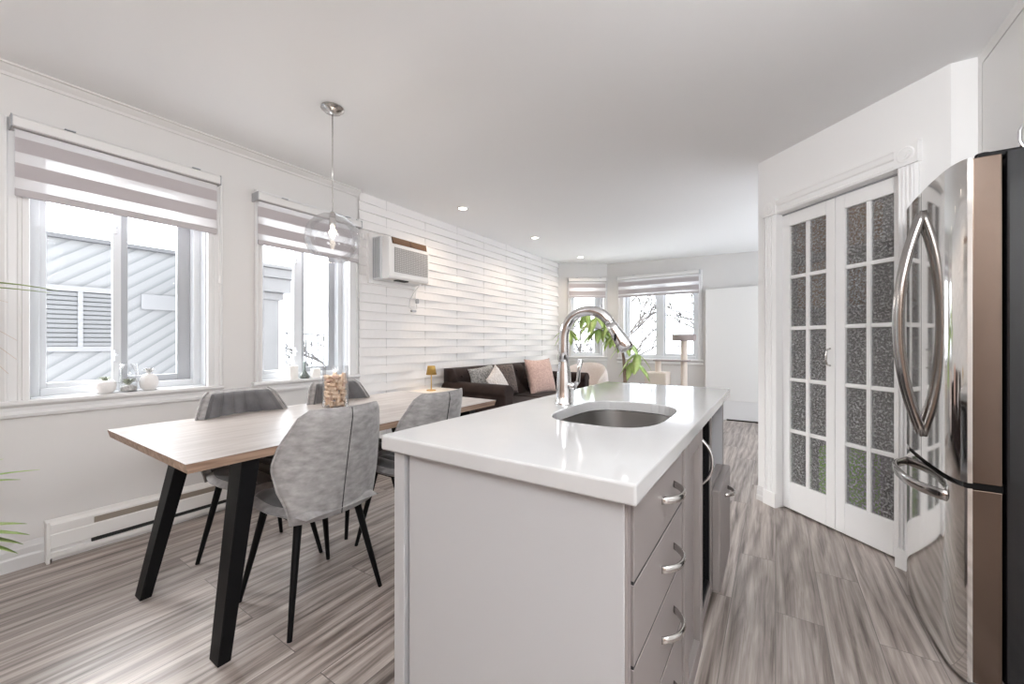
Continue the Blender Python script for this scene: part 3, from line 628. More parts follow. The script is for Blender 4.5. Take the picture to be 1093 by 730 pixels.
# ---------------------------------------------------------------- dining chairs
def chair_half(z):   # half width of the back at height z
    pts = [(.42,.185),(.50,.205),(.58,.232),(.665,.246),(.74,.232),(.80,.208),(.85,.185),(.872,.172),(.880,.152)]
    for (a, p), (b, q) in zip(pts[:-1], pts[1:]):
        if z <= b: return p+(q-p)*smoothstep(a, b, z)*.5+(q-p)*.5*(z-a)/(b-a)
    return pts[-1][1]
def back_c(u, z):   # centre surface of the shell, chair faces +Y
    wv = (u*chair_half(z))
    lean = -.205-.085*((z-.42)/.46)**1.1
    return Vector((wv, lean+1.25*wv*wv*(.8+.6*smoothstep(.4,.7,z)), z))
def make_chair(label):
    t = thing('dining_chair', label, 'chair', (0,0,0), 0, 'grey velvet chairs around the dining table')
    z0, z1 = .425, .880
    def fr_(u, v):
        U = 2*u-1; z = z0+(z1-z0)*v; p = back_c(U, z)
        e = (1-abs(U)**8)*(1-(max(0,v-.85)/.15)**3)
        ch = .017*abs(math.cos(PI*3*U))**.55*(smoothstep(.05,.2,v))
        return p+Vector((-U*.02, .012+.014*e+ch*e, 0))
    def bk_(u, v):
        U = 2*u-1; z = z0+(z1-z0)*v; p = back_c(U, z)
        e = (1-abs(U)**6)*(1-(max(0,v-.85)/.15)**3)
        return p+Vector((0, -.010-.012*e, 0))
    inner = MB().grid(36, 18, fr_).grid(2, 2, lambda u, v: (0,0,0))
    sh = MB().shell(36, 18, lambda u, v: fr_(u,v)-Vector((0,.004,0)), bk_)
    sh.build('backrest', M['velvet'], t, smooth=True)
    MB().shell(96, 18, lambda u, v: fr_(.03+.94*u,.02+.96*v)+Vector((0,.003,0)), lambda u, v: fr_(.03+.94*u,.02+.96*v)-Vector((0,.006,0))).build('channel_pad', M['velvetd'], t, smooth=True)
    rim = [bk_(0, k/16) for k in range(17)]+[bk_(k/16, 1) for k in range(1,17)]+[bk_(1, 1-k/16) for k in range(1,17)]
    MB().tube([p+Vector((0,.006,0)) for p in rim], .0055, 8).build('piping', M['velvet'], t, smooth=True)
    MB().tube([bk_(.5, k/12)+Vector((0,-.0005,0)) for k in range(13)], .0017, 6, flat=(2.2,1)).build('back_seam', M['seam'], t)
    # seat
    def hw(y): return .222-.025*smoothstep(.0,.24,y)-.05*smoothstep(-.02,-.22,y)
    def seat(u, v, top):
        U = 2*u-1; y = -.235+.465*v
        wd = hw(y)
        e = (1-abs(U)**6)*(1-abs(2*v-1)**8)
        fr2 = .035*abs(U)**3*smoothstep(.0,.0001,top)
        roll = -.03*smoothstep(.8,1,v)
        z = .448+(.030*e if top else -.034*e)+.010*abs(U)**2+roll
        if top: z += .011*e*abs(math.cos(PI*3*U))**.55
        cy = 1-.10*abs(U)**4*(1 if v > .5 else -1)
        return Vector((U*wd, y*(cy if abs(y) > .1 else 1), z))
    MB().shell(30, 18, lambda u, v: seat(u,v,1), lambda u, v: seat(u,v,0)).build('seat', M['velvet'], t, smooth=True)
    MB().shell(72, 14, lambda u, v: seat(.07+.86*u,.10+.82*v,1)+Vector((0,0,.003)), lambda u, v: seat(.07+.86*u,.10+.82*v,1)-Vector((0,0,.006))).build('seat_pad', M['velvetd'], t, smooth=True)
    MB().box(-.15,.15,-.165,.165,.408,.424).build('seat_frame', M['black'], t, bev=.004)
    for sx in (-1, 1):
        for sy in (-1, 1):
            MB().tube([(sx*.135,sy*.135,.418),(sx*.172,sy*.172,.21),(sx*.210,sy*.212,.0)], [.0165,.0135,.0095], 12).build('leg', M['black'], t, smooth=True, auto=60)
    return t
ch = make_chair('grey velvet dining chair showing its whole mottled back, left of the island')
ch.location = (-1.766, 1.012, 0); ch.rotation_euler.z = math.radians(90)
for loc, a, lab in [((-2.285,1.030,0), -90, 'grey velvet dining chair with ribbed back rising between the two dining windows'),
                    ((-2.295,1.615,0), -91, 'grey velvet dining chair behind the jar of corks, below the second dining window'),
                    ((-1.764,1.600,0), 90, 'grey velvet dining chair half hidden behind the corner of the island')]:
    c = copy_tree(ch); c.location = loc; c.rotation_euler.z = math.radians(a); c['label'] = lab

# ---------------------------------------------------------------- jar of corks
JX, JY = -2.271, 1.452
t = thing('glass_jar', 'clear glass cylinder holding wine corks on the dining table', 'jar', (JX, JY, .751))
MB().lathe([(.0,.751),(.074,.751),(.0765,.755),(.0765,1.0),(.075,1.003),(.0735,1.0),(.0735,.760),(.0,.758)], (JX,JY,0), 32).build('cylinder', M['jar'], t, smooth=True, auto=50)
def cork_mb(): return MB().lathe([(.0,-.022),(.0098,-.022),(.0112,-.0205),(.0116,0),(.0112,.0205),(.0098,.022),(.0,.022)], n=12)
protoA = cork_mb().build('wine_cork', M['cork'], smooth=True, auto=50); protoB = cork_mb().build('wine_cork', M['corkred'], smooth=True, auto=50)
rng = random.Random(3); placed = 0
for lay in range(8):
    zc_ = .772+.0235*lay
    slots = [(.0495, 2*PI*(k+.5*(lay%2))/6+.3*lay) for k in range(6)]+[(.012, 1.3*lay)]
    for r, q in slots:
        src = protoA if rng.random() < .75 else protoB
        o = src if ((src is protoA and 'label' not in protoA) or (src is protoB and 'label' not in protoB)) else src.copy()
        if o is not src: COL.objects.link(o)
        o.location = (JX+r*math.cos(q), JY+r*math.sin(q), zc_+rng.uniform(-.002,.002))
        o.rotation_euler = (PI/2+rng.uniform(-.35,.35), 0, q+rng.uniform(-.5,.5)) if rng.random() < .7 else (rng.uniform(.1,.6), 0, q+PI/2)
        tag(o, 'wine cork in the glass cylinder on the dining table', 'cork', 'wine corks in the glass cylinder')

# ---------------------------------------------------------------- pendant lamp
PX, PY = -2.145, 1.353; PZ = CEIL(PX)
t = thing('pendant_lamp', 'clear glass globe pendant hanging over the dining table', 'lamp', (PX, PY, PZ))
MB().lathe([(.0,PZ+.001),(.062,PZ+.001),(.064,PZ-.008),(.052,PZ-.018),(.048,PZ-.022),(.02,PZ-.030),(.008,PZ-.036),(.0,PZ-.036)], (PX,PY,0)).build('canopy', M['steel'], t, smooth=True, auto=40)
MB().tube([(PX,PY,PZ-.03),(PX,PY,1.895)], .0028, 8).build('cord', M['steel'], t, smooth=True)
MB().lathe([(.0,1.905),(.012,1.905),(.014,1.895),(.018,1.888),(.018,1.83),(.0145,1.826),(.0,1.826)], (PX,PY,0), 20).build('socket', M['steel'], t, smooth=True, auto=40)
prof = [(.018,1.892),(.03,1.888)]
for k in range(1, 20):
    a_ = PI*(.10+.74*k/19); prof.append((.150*math.sin(a_), 1.745+.146*math.cos(a_)+.004))
prof_in = [(max(.01,r-.0025), z) for r, z in prof][::-1]
MB().lathe(prof+prof_in+[prof[0]], (PX,PY,0), 40).build('globe_shade', M['jar'], t, smooth=True)
MB().lathe([(.0,1.752),(.008,1.754),(.014,1.764),(.016,1.776),(.014,1.792),(.010,1.808),(.0095,1.828),(.0,1.828)], (PX,PY,0), 18).build('bulb', M['bulb'], t, smooth=True)
lamp('pendant_bulb_light', 'POINT', (PX, PY, 1.69), 2.2, (1,.86,.66), shadow_soft_size=.03)

# ---------------------------------------------------------------- recessed downlights
for (x, y), lab in zip([(-2.676,3.128),(-2.636,4.529),(-2.625,5.965)], ['recessed ceiling downlight nearest the air conditioner', 'recessed ceiling downlight above the middle of the sofa', 'recessed ceiling downlight nearest the narrow far window']):
    z = CEIL(x)
    t = thing('ceiling_downlight', lab, 'downlight', (x, y, z), 0, 'recessed downlights along the tiled wall')
    MB().lathe([(.058,z+.001),(.058,z-.004),(.050,z-.007),(.042,z-.004),(.042,z+.001),(.058,z+.001)], (x,y,0), 24).build('trim_ring', M['trim'], t, smooth=True, auto=40)
    MB().lathe([(.0,z-.003),(.042,z-.003),(.042,z-.001),(.0,z-.001)], (x,y,0), 24).build('lens', M['spot'], t)
    lamp('downlight_light', 'SPOT', (x, y, z-.012), 16, (1,.79,.60), spot_size=math.radians(150), spot_blend=.8, shadow_soft_size=.04)

# ---------------------------------------------------------------- fridge
FY0, FY1 = 1.955, 2.638; FYC = (FY0+FY1)/2; FHW = (FY1-FY0)/2
def ffx(y):
    u = abs((y-FYC)/FHW); return .500+.012*u*u+.024*u**10
t = thing('refrigerator', 'glossy stainless French-door refrigerator with black side', 'refrigerator', (.95, FYC, 0))
MB().box(.622, 1.36, FY0-.004, FY1, .03, 1.772).build('cabinet_body', M['blackgloss'], t, bev=.006)
MB().box(.66, 1.33, FY0+.03, FY1-.03, 0, .031).build('base_grille', M['black'], t)
def fdoor(ya, yb, z0, z1, name):
    nn = 22
    poly = [(ffx(ya+(yb-ya)*k/nn), ya+(yb-ya)*k/nn) for k in range(nn+1)]
    skin = MB().prism(poly+[(x+.012, y) for x, y in poly[::-1]], 'z', z0, z1)
    d = skin.build(name, M['mirror'], t, smooth=True, auto=35)
    b = MB().prism([(p[0]+.011, p[1]) for p in poly]+[(.614, yb), (.614, ya)], 'z', z0+.002, z1-.002)
    b.build('door_side', M['fridgeside'], d, bev=.003)
    return d
dR = fdoor(FY0, FYC-.0025, .678, 1.765, 'door'); dL = fdoor(FYC+.0025, FY1, .678, 1.765, 'door')
dF = fdoor(FY0, FY1, .012, .660, 'freezer_drawer')
MB().box(.530, .62, FY0+.012, FY1-.012, .655, .682).build('gasket', M['black'], t)
for d, y in ((dR, FYC-.028), (dL, FYC+.028)):
    pts = []
    for k in range(25):
        s_ = -1+2*k/24; pts.append((ffx(y)+.003-.072*(1-abs(s_)**2.1), y, 1.225+.455*s_))
    MB().tube(pts, .0145, 12, flat=(.7,1)).build('handle', M['handlesteel'], d, smooth=True)
pts = []
for k in range(25):
    s_ = -1+2*k/24; y = FYC+.255*s_; pts.append((ffx(y)+.004-.07*(1-abs(s_)**3.0), y, .600))
MB().tube(pts, .016, 12, flat=(.7,1.25)).build('handle', M['handlesteel'], dF, smooth=True)
for y in (FY0+.035, FY1-.035):
    MB().box(.565, .66, y-.026, y+.026, 1.758, 1.778).tube([(.580,y,1.76),(.580,y,1.783)], .018, 12).build('hinge_cover', M['black'], t, bev=.004)
# cabinet above the fridge
t = thing('wall_cabinet', 'white cabinet mounted above the refrigerator', 'cabinet', (1.2, 2.25, 1.80))
MB().box(.782, 1.598, 1.60, pr.y, 1.80, 2.445).build('cabinet_body', M['white'], t)
MB().box(.760, .778, 2.14, pr.y-.045, 1.815, 2.375).build('door', M['white'], t, bev=.003)
MB().box(.760, .778, 1.64, 2.134, 1.815, 2.375).build('door', M['white'], t, bev=.003)
MB().box(.761,.7815,pr.y-.038,pr.y,1.80,2.47).box(.761,.7815,1.60,pr.y-.038,2.382,2.47).build('face_frame', M['white'], t)
MB().box(.779,.7818,1.62,pr.y-.038,1.81,2.382).build('door_shade_sheet', M['dark'], t)  # dark sheet standing in for the shade around the doors
MB().tube([(.761,2.195,1.835),(.738,2.195,1.845),(.730,2.195,1.87),(.730,2.195,1.905),(.738,2.195,1.925),(.761,2.195,1.935)], .006, 8).build('handle', M['chrome'], t, smooth=True)

# ---------------------------------------------------------------- tall white cabinet at the far wall
t = thing('tall_cabinet', 'tall plain white panel-fronted cupboard on the far wall beside the double window', 'cupboard', (-.45, 6.68, 0))
MB().box(-.885, .10, 6.625, 6.748, .285, 1.944).build('upper_panel', mat('satin_white_panel', (.74,.73,.715), .25), t, bev=.006)
MB().box(-.88, .10, 6.632, 6.748, 0, .285).build('plinth', M['trim'], t, bev=.004)
MB().box(-.60, .08, 6.615, 6.633, .0, .018).build('floor_strip', M['soap'], t)
# white side table and lamp peeking past the pantry corner
t = thing('console_table', 'white round-edged side table half hidden behind the pantry corner', 'table', (.08, 4.9, 0))
MB().box(-.065,.0,4.6,5.2,.47,.515).build('table_top', M['white'], t, bev=.018, seg=4)
for y in (4.64, 5.16): MB().box(-.05,-.02,y-.02,y+.02,0,.475).build('leg', M['white'], t, bev=.003)
t = thing('small_lamp', 'white shaded table lamp peeking out beside the pantry wall', 'lamp', (-.03, 4.85, .515))
MB().lathe([(.0,.516),(.04,.516),(.04,.526),(.008,.535),(.008,.62),(.0,.62)], (-.03,4.85,0), 18).build('lamp_base', M['white'], t, smooth=True, auto=40)
MB().lathe([(.035,.80),(.065,.615),(.062,.615),(.032,.80),(.035,.80)], (-.03,4.85,0), 24).build('lamp_shade', M['wax'], t, smooth=True)

# ---------------------------------------------------------------- sofa and cushions
SX0, SX1, SY0, SY1 = -3.14, -2.27, 3.28, 5.46
t = thing('tufted_sofa', 'dark brown velvet sofa against the white tiled wall', 'sofa', (-2.7, 4.37, 0))
MB().box(SX0, SX1-.03, SY0+.02, SY1-.02, .12, .30).build('base', M['brown'], t, bev=.02)
for i in range(2):
    ya = SY0+.17+i*.92; MB().box(SX0+.22, SX1, ya+.004, ya+.916, .295, .455).build('seat_cushion', M['brown'], t, bev=.045, seg=4)
def tuft(u, v):
    y = SY0+.05+(SY1-SY0-.10)*u; z = .42+.43*v
    a_ = u*11; b_ = v*2.4
    bulge = .035*(abs(math.sin(PI*(a_+b_)/1.0*.5))*abs(math.sin(PI*(a_-b_)*.5)))**.5
    top = .05*(max(0, v-.8)/.2)**2
    return Vector((SX0+.22+bulge-top-.06*v, y, z))
MB().shell(88, 20, tuft, lambda u, v: Vector((SX0+.01, SY0+.05+(SY1-SY0-.10)*u, .30+.55*v))).build('backrest', M['brown'], t, smooth=True)
bt = MB()
for i in range(11):
    for j in range(3):
        if (i+j) % 2 == 0: bt.ball(tuft((i+.5)/11, .2+.3*j)+Vector((.004,0,0)), .012, 8, 5)
bt.build('tufting_button', M['brown'], t, smooth=True)
for ya, yb in ((SY0, SY0+.17), (SY1-.17, SY1)):
    c_ = (ya+yb)/2
    prof = [(ya+.01,.13),(yb-.01,.13),(yb-.01,.60)]+[(c_+.095*math.cos(q), .625+.085*math.sin(q)) for q in [PI*k/10-.15 for k in range(12)]]+[(ya+.01,.60)]
    a_ = MB().prism(prof, 'x', SX0+.02, SX1+.01).build('arm', M['brown'], t, bev=.012, smooth=True, auto=40)
for x in (SX0+.08, SX1-.1):
    for y in (SY0+.1, SY1-.1): MB().tube([(x,y,.125),(x,y,0)], [.022,.014], 12).build('leg', M['black'], t)
def cushion(name, label, c, size, thick, rot, m, cat='cushion', group='cushions on the brown sofa', wob=0):
    mb = MB()
    def f(sg):
        def g(u, v):
            U, V = 2*u-1, 2*v-1
            pin = 1-.10*(1-abs(V)**2)*abs(U)**6; pin2 = 1-.10*(1-abs(U)**2)*abs(V)**6
            th = thick*.5*((1-abs(U)**2.6)*(1-abs(V)**2.6))**.55
            wv = wob*math.sin(U*23+V*7)*math.sin(V*19-U*5)
            return Vector((U*size[0]/2*pin, sg*(th+(wv if th > .01 else 0)), V*size[1]/2*pin2))
        return g
    mb.shell(24, 24, f(-1), f(1))
    o = mb.build(name, m, smooth=True)
    o.location = c; o.rotation_euler = [math.radians(a) for a in rot]
    return tag(o, label, cat, group)
cushion('square_cushion', 'large pale pink plush cushion leaning on the sofa back', (-2.74, 4.86, .675), (.52,.50), .17, (16,0,-104), M['pink'], wob=.003)
cushion('round_cushion', 'grey furry cushion in the near corner of the sofa', (-2.86, 3.72, .70), (.36,.34), .17, (14,8,-106), M['greyfur'], wob=.006)
cushion('knit_cushion', 'cream and pink knitted cushion next to the grey furry one', (-2.66, 3.74, .655), (.40,.38), .12, (24,22,-70), M['knit'], wob=.004)
cushion('bronze_cushion', 'dark bronze velvet cushion behind the knitted one', (-2.88, 4.18, .68), (.42,.40), .14, (16,0,-98), mat('bronze_velvet', (.045,.03,.027), .6, sheen=.2, noise=((60,60,60), .1, 3, (.15,.11,.095))))
# armchair
t = thing('armchair', 'pale blush boucle tub armchair beyond the sofa arm', 'armchair', (-2.56, 5.93, 0))
def tub(sg):
    def g(u, v):
        q = PI*(-.18+1.36*u); r = .345+sg*(.055*math.sin(PI*min(1,.12+v*.88))**.5); h = .40+.36*math.sin(PI*u)**.6*.9
        return Vector((-2.56+r*math.cos(q), 5.93+r*math.sin(q), .10+h*v*.98))
    return g
MB().shell(28, 10, tub(1), tub(-1)).build('tub_back', M['blush'], t, smooth=True)
MB().lathe([(.0,.10),(.30,.10),(.32,.14),(.32,.36),(.29,.43),(.20,.45),(.0,.455)], (-2.56,5.93,0), 28).build('seat_cushion', M['blush'], t, smooth=True)
MB().lathe([(.0,.0),(.22,.0),(.22,.11),(.0,.11)], (-2.56,5.93,0), 24).build('base', M['charcoal'], t)
# side table with little gold lamp
t = thing('side_table', 'small white side table between tiled wall and sofa arm', 'table', (-2.97, 2.98, 0))
MB().box(-3.13,-2.80,2.80,3.22,.625,.65).build('table_top', M['white'], t, bev=.004)
MB().box(-3.12,-2.82,2.82,3.20,.28,.30).build('shelf', M['white'], t, bev=.003)
for x in (-3.115,-2.825):
    for y in (2.82,3.20): MB().box(x-.012,x+.012,y-.012,y+.012,0,.626).build('leg', M['white'], t)
LX, LY = -2.95, 2.955
t = thing('table_lamp', 'tiny gold table lamp on the white side table', 'lamp', (LX, LY, .65))
MB().lathe([(.0,.651),(.048,.651),(.048,.659),(.006,.664),(.005,.83),(.0,.83)], (LX,LY,0), 22).build('stand', M['gold'], t, smooth=True, auto=40)
MB().lathe([(.038,.905),(.054,.815),(.052,.815),(.036,.905),(.038,.905)], (LX,LY,0), 24).build('lamp_shade', M['goldshade'], t, smooth=True)
lamp('gold_lamp_light', 'POINT', (LX, LY, .85), .7, (1,.72,.4), shadow_soft_size=.02)

# ---------------------------------------------------------------- cat tree
t = thing('cat_tree', 'beige cat tree with grey bed in front of the far double window', 'cat tree', (-1.2, 6.3, 0))
MB().box(-1.62,-.98,6.05,6.55,0,.04).build('base_board', M['plushgrey'], t, bev=.01)
MB().tube([(-1.13,6.32,.04),(-1.13,6.32,1.165)], .045, 16).build('post', M['sisal'], t, smooth=True, auto=50)
MB().tube([(-1.49,6.28,.62),(-1.49,6.28,.862)], .043, 16).build('post', M['sisal'], t, smooth=True, auto=50)
MB().tube([(-1.49,6.28,.04),(-1.49,6.28,.50)], .043, 16).build('post', M['sisal'], t, smooth=True, auto=50)
MB().lathe([(.0,1.165),(.155,1.165),(.165,1.19),(.165,1.255),(.150,1.262),(.135,1.20),(.0,1.19)], (-1.13,6.32,0), 28).build('bed', M['plushgrey'], t, smooth=True, auto=50)
MB().box(-1.55,-1.05,6.20,6.42,.862,.882).build('platform', M['plushgrey'], t, bev=.006)
MB().box(-1.66,-1.34,6.14,6.44,.50,.695).build('cubby_house', M['sisal'], t, bev=.015)
MB().lathe([(.0,1.08),(.03,1.08),(.03,1.10),(.0,1.10)], (-1.20,6.28,0), 14).build('toy', M['plushgrey'], t)

# ---------------------------------------------------------------- money tree near the far windows
t = thing('money_tree', 'tall leafy green potted tree between the two far windows', 'plant', (-1.86, 5.8, 0))
MB().lathe([(.0,0),(.13,0),(.17,.30),(.165,.31),(.15,.30),(.0,.28)], (-1.86,5.8,0), 28).build('pot', M['terracotta'], t, smooth=True, auto=50)
MB().tube([(-1.85,5.8,.27),(-1.845,5.8,.60),(-1.865,5.8,.90),(-1.90,5.8,1.12),(-1.93,5.8,1.25)], [.028,.026,.022,.016,.010], 12).build('trunk', M['branch'], t, smooth=True)
br = MB(); lf = MB(); rg = random.Random(11)
tips = [((-2.76,5.78,1.36),9),((-2.28,5.75,1.52),8),((-2.26,5.8,1.34),9),((-1.97,5.75,1.28),8),((-1.80,5.72,1.16),7),((-2.42,5.75,1.62),4),((-1.72,5.8,.86),8),((-1.66,5.78,.98),4),((-2.12,5.82,1.40),5)]
for (p, n_) in tips:
    p = Vector(p); st = Vector((-1.93,5.8,1.24)) if p.z > 1.1 else Vector((-1.86,5.8,.72))
    mid = (p+st)/2+Vector((0,0,.08)); br.tube([st, mid, p], [.006,.004,.003], 6)
    for k in range(n_):
        q = 2*PI*k/n_+rg.random(); d = Vector((math.cos(q), math.sin(q)*.8, -.25-.5*rg.random()))
        lf.leaf(p, d, rg.uniform(.20,.31), rg.uniform(.075,.11), .45, .2)
br.build('branch', M['branch'], t, smooth=True); lf.build('foliage', M['leafpale'], t, smooth=True)

# ---------------------------------------------------------------- tall spiky plant at the left edge
t = thing('dracaena_plant', 'spiky potted plant reaching in at the left edge below the window', 'plant', (-2.72, -.10, 0))
MB().lathe([(.0,0),(.13,0),(.16,.28),(.155,.29),(.14,.28),(.0,.27)], (-2.72,-.10,0), 24).build('pot', M['ceramicg'], t, smooth=True, auto=50)
MB().tube([(-2.72,-.10,.26),(-2.73,-.09,.8),(-2.72,-.08,1.36)], [.022,.019,.014], 10).tube([(-2.70,-.08,.26),(-2.66,.0,.52)], [.016,.010], 8).build('stem', M['stem'], t, smooth=True)
lf = MB(); rg = random.Random(5)
lf.leaf((-2.72,-.08,1.36), (-.05,1,.28), .475, .030, .22, .3, 8)
lf.leaf((-2.70,-.08,1.36), (.02,1,.12), .43, .024, .10, .3, 8)
for k in range(16):
    q = 2*PI*k/16+rg.random()*.3; d = (math.cos(q), math.sin(q), rg.uniform(.1,.9))
    lf.leaf((-2.72,-.08,1.35), d, rg.uniform(.25,.32), .016, .35, .3, 8)
lf.build('upper_fronds', M['palm'], t, smooth=True)
lf = MB()
for k, (dy, dz) in enumerate([(.31,-.24),(.30,-.16),(.27,-.30),(.34,-.10),(.25,-.36),(.36,.08),(.33,-.20)]):
    lf.leaf((-2.72,-.05,1.34), (-.12+.05*k,1,dz/dy), .36-.015*k, .012, .30, .3, 8)
lf.build('dry_fronds', M['dry'], t, smooth=True)
lf = MB()
for d, L_, w_ in [((-.05,1,.08),.33,.026),((.1,1,.0),.27,.034),((-.1,1,-.28),.27,.03),((.0,1,-.30),.31,.06),((.1,1,-.42),.30,.065),((.05,1,-.12),.29,.05),((.2,1,-.55),.30,.06),((-.2,.8,.3),.25,.03),((.5,.3,.6),.3,.03),((-.7,.1,.4),.28,.03)]:
    lf.leaf((-2.66,.0,.60 if d[2] > -.1 else .44), d, L_*.95, w_, .10, .3, 8)
lf.build('lower_leaves', M['leafpale'], t, smooth=True)

# ---------------------------------------------------------------- things on the window sills
SZ = .8555
x, y = -3.205, .616
t = thing('succulent_pot', 'round white textured pot with a spiky succulent on the left sill', 'plant', (x, y, SZ))
MB().lathe([(.0,SZ),(.030,SZ),(.045,SZ+.02),(.049,SZ+.042),(.044,SZ+.064),(.034,SZ+.074),(.030,SZ+.070),(.0,SZ+.066)], (x,y,0), 24).build('pot', M['ceramic'], t, smooth=True)
lf = MB()
for k in range(22):
    q = 2.4*k; d = (math.cos(q), math.sin(q), .5+.05*k); lf.leaf((x,y,SZ+.066), d, .042, .009, .05, .3, 4)
lf.build('succulent', M['succ'], t, smooth=True)
x, y = -3.205, .715
t = thing('glass_terrarium', 'clear glass vase with pebbles and a small plant on the left sill', 'vase', (x, y, SZ))
MB().lathe([(.0,SZ),(.036,SZ),(.042,SZ+.012),(.043,SZ+.09),(.039,SZ+.165),(.0375,SZ+.165),(.041,SZ+.09),(.040,SZ+.014),(.0,SZ+.004)], (x,y,0), 24).build('vase', M['jar'], t, smooth=True)
MB().lathe([(.0,SZ+.005),(.037,SZ+.008),(.0385,SZ+.03),(.02,SZ+.038),(.0,SZ+.040)], (x,y,0), 20).build('pebbles', M['soil'], t, smooth=True)
lf = MB()
for k in range(20):
    q = 2.4*k; d = (math.cos(q), math.sin(q), .9+.06*k); lf.leaf((x,y,SZ+.036), d, .055, .016, .1, .3, 4)
lf.build('plant', M['succ'], t, smooth=True)
x, y = -3.205, .808
t = thing('pineapple_ornament', 'white ceramic pineapple ornament on the left sill', 'ornament', (x, y, SZ))
MB().lathe([(.0,SZ),(.026,SZ),(.042,SZ+.022),(.046,SZ+.05),(.040,SZ+.08),(.024,SZ+.098),(.0,SZ+.102)], (x,y,0), 24).build('fruit_body', M['ceramic'], t, smooth=True)
lf = MB()
for k in range(14):
    q = 2.4*k; d = (math.cos(q), math.sin(q), .7+.14*k); lf.leaf((x,y,SZ+.098), d, .048, .016, .12, .3, 4)
lf.build('leaf_crown', M['ceramicg'], t, smooth=True)
for yy, h, lab in ((1.678, .105, 'taller white pillar candle on the second sill, left of the bottle'), (1.865, .075, 'shorter white pillar candle on the second sill, right of the bottle')):
    t = thing('pillar_candle', lab, 'candle', (-3.20, yy, SZ), 0, 'pillar candles on the second sill')
    MB().lathe([(.0,SZ),(.038,SZ),(.038,SZ+h-.004),(.035,SZ+h),(.0,SZ+h-.006)], (-3.20,yy,0), 24).build('wax_body', M['wax'], t, smooth=True, auto=40)
    MB().tube([(-3.20,yy,SZ+h-.008),(-3.20,yy+.001,SZ+h+.008)], .0012, 6).build('wick', M['dark'], t)
t = thing('bud_vase', 'small dark green bottle vase between the two white candles', 'vase', (-3.20, 1.772, SZ))
MB().lathe([(.0,SZ),(.036,SZ),(.040,SZ+.012),(.030,SZ+.03),(.012,SZ+.06),(.010,SZ+.12),(.013,SZ+.135),(.0,SZ+.135)], (-3.20,1.772,0), 22).build('bottle', mat('grey_green_glass', (.30,.35,.33), .1, trans=.6), t, smooth=True)
lf = MB()
for k in range(7): lf.leaf((-3.20,1.772,SZ+.012), (math.cos(k*.9), math.sin(k*.9), .15), .05, .02, .2, .2, 4)
lf.build('leaves', M['stem'], t, smooth=True)

# ---------------------------------------------------------------- outdoors
solo(MB().box(-40, 30, 7.6, 60, -3.3, -3.2).box(-40, -3.7, -20, 7.6, -3.3, -3.2), 'ground', 'snow covered ground outside below the windows', 'ground', M['snow'], kind='structure')
t = thing('neighbour_building', 'pale siding house close outside the left dining window', 'building', (-6.6, .9, -3.2))
bw = MB()
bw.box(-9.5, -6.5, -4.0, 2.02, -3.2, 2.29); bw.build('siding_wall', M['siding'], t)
MB().box(-9.6, -6.44, -4.1, 2.08, 2.28, 2.325).build('roof_edge', M['outgrey'], t)
fo = MB().box(-6.50,-6.465,.722,1.375,1.71,1.77).box(-6.50,-6.465,.722,1.375,1.045,1.10).box(-6.5,-6.465,.722,.757,1.10,1.71).box(-6.5,-6.465,1.34,1.375,1.10,1.71).box(-6.5,-6.465,1.028,1.068,1.10,1.71).build('window_frame', M['outtrim'], t)
for ya, yb in ((.757,1.028),(1.068,1.34)):
    sl = MB()
    for k in range(12): sl.box(-6.492,-6.478,ya,yb,1.105+.0505*k,1.105+.0505*k+.038)
    sl.build('shutter_slats', M['shutter'], fo)
MB().box(-6.499,-6.494,.75,1.35,1.09,1.72).build('pane', M['shuttergap'], fo)
MB().box(-6.50,-6.47,1.56,2.0,1.55,1.74).build('vent_panel', M['outtrim'], t, bev=.01)
t = thing('porch_column', 'pale stucco porch column with stepped cornice outside the second dining window', 'building', (-5.6, 2.5, -3.2))
MB().box(-6.0,-5.5,2.30,2.705,-3.2,1.72).build('shaft', M['bldg'], t)
cm = MB()
for z0, z1, e in ((1.70,1.80,.03),(1.80,1.98,.10),(1.98,2.10,.14),(2.10,2.14,.18)): cm.box(-6.0-e,-5.5+e,2.1-e,2.72+e,z0,z1)
cm.build('cornice', M['bldg'], t, bev=.012)
def railing(label, p0, p1, z0, z1, nb):
    t = thing('balcony_railing', label, 'railing', ((p0[0]+p1[0])/2, (p0[1]+p1[1])/2, z0), 0, 'railings outside the windows')
    P0, P1 = Vector((*p0,0)), Vector((*p1,0))
    for z, nm in ((z1,'top_rail'),(z0+.06,'bottom_rail')): MB().tube([P0+Vector((0,0,z)), P1+Vector((0,0,z))], .022, 6).build(nm, M['rail'], t)
    for k in range(nb+1):
        p = P0.lerp(P1, k/nb); MB().tube([p+Vector((0,0,z0+.06)), p+Vector((0,0,z1))], .009, 6).build('baluster', M['rail'], t)
    sn = MB().tube([P0+Vector((0,0,z1+.02)), P1+Vector((0,0,z1+.02))], .03, 8); sn.build('snow_cap', M['snow'], t)
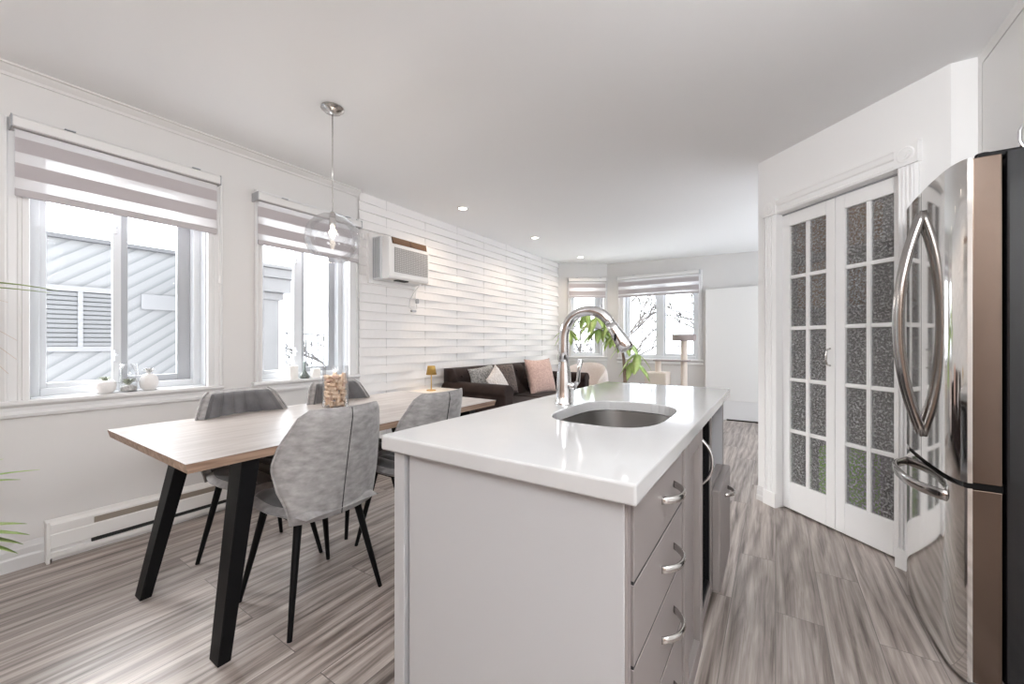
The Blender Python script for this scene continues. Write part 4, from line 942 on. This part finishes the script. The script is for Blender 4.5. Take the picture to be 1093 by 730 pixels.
railing('grey balcony railing with snow beyond the porch column', (-5.4,2.75), (-5.9,4.6), .45, 1.27, 18)
railing('grey railing outside the narrow far window', (-5.2,9.2), (-3.0,9.6), .35, 1.12, 20)
solo(MB().box(-5.4,-2.8,8.9,10.2,-3.2,.36), 'terrace_block', 'snowy raised terrace outside the narrow far window', 'terrace', M['snow'])
solo(MB().box(-6.6,-5.2,2.6,5.0,.36,.46), 'balcony_floor', 'snowy balcony slab outside the second dining window', 'balcony', M['snow'])
def tree(label, x, y, z, h, seed):
    t = thing('bare_tree', label, 'tree', (x,y,z), 0, 'bare winter trees outside')
    rg = random.Random(seed); tr = MB(); brm = MB()
    tr.tube([(x,y,z),(x+.05,y,z+h*.35),(x,y+.05,z+h*.6)], [.14,.10,.06], 8)
    def grow(p, d, L_, r, n_):
        q = p+d*L_; brm.tube([p, p+d*L_*.5+Vector((rg.uniform(-.05,.05),0,.03)), q], [r, r*.8, r*.6], 5)
        if n_ > 0:
            for k in range(3):
                e = (d+Vector((rg.uniform(-.8,.8), rg.uniform(-.8,.8), rg.uniform(-.2,.6)))).normalized(); grow(q, e, L_*rg.uniform(.6,.8), r*.6, n_-1)
    for k in range(7): grow(Vector((x,y,z+h*(.25+.05*k))), Vector((math.cos(k*2.4), math.sin(k*2.4), .8)).normalized(), h*.15, .07, 4)
    tr.build('trunk', M['bark'], t, smooth=True); brm.build('branches', M['bark'], t, smooth=True)
tree('bare winter tree behind the left pane of the far double window', -4.6, 12.5, -3.2, 7.4, 1)
tree('bare winter tree behind the right pane of the far double window', -.2, 14.0, -3.2, 8.2, 2)
tree('bare winter tree outside the narrow far window', -9.2, 15.5, -3.2, 7.6, 3)
tree('distant bare tree beyond the balcony railing', -14.0, 9.0, -3.2, 6.5, 4)
t = thing('distant_house', 'pale snow-roofed house beyond the bare trees', 'building', (-6, 20, -3.2))
MB().box(-11,-1,18,24,-3.2,.3).build('house_wall', M['bldg'], t)
MB().prism([(17.6,.2),(21,1.5),(24.4,.2)], 'x', -11.3, -.7).build('roof', M['snow'], t)
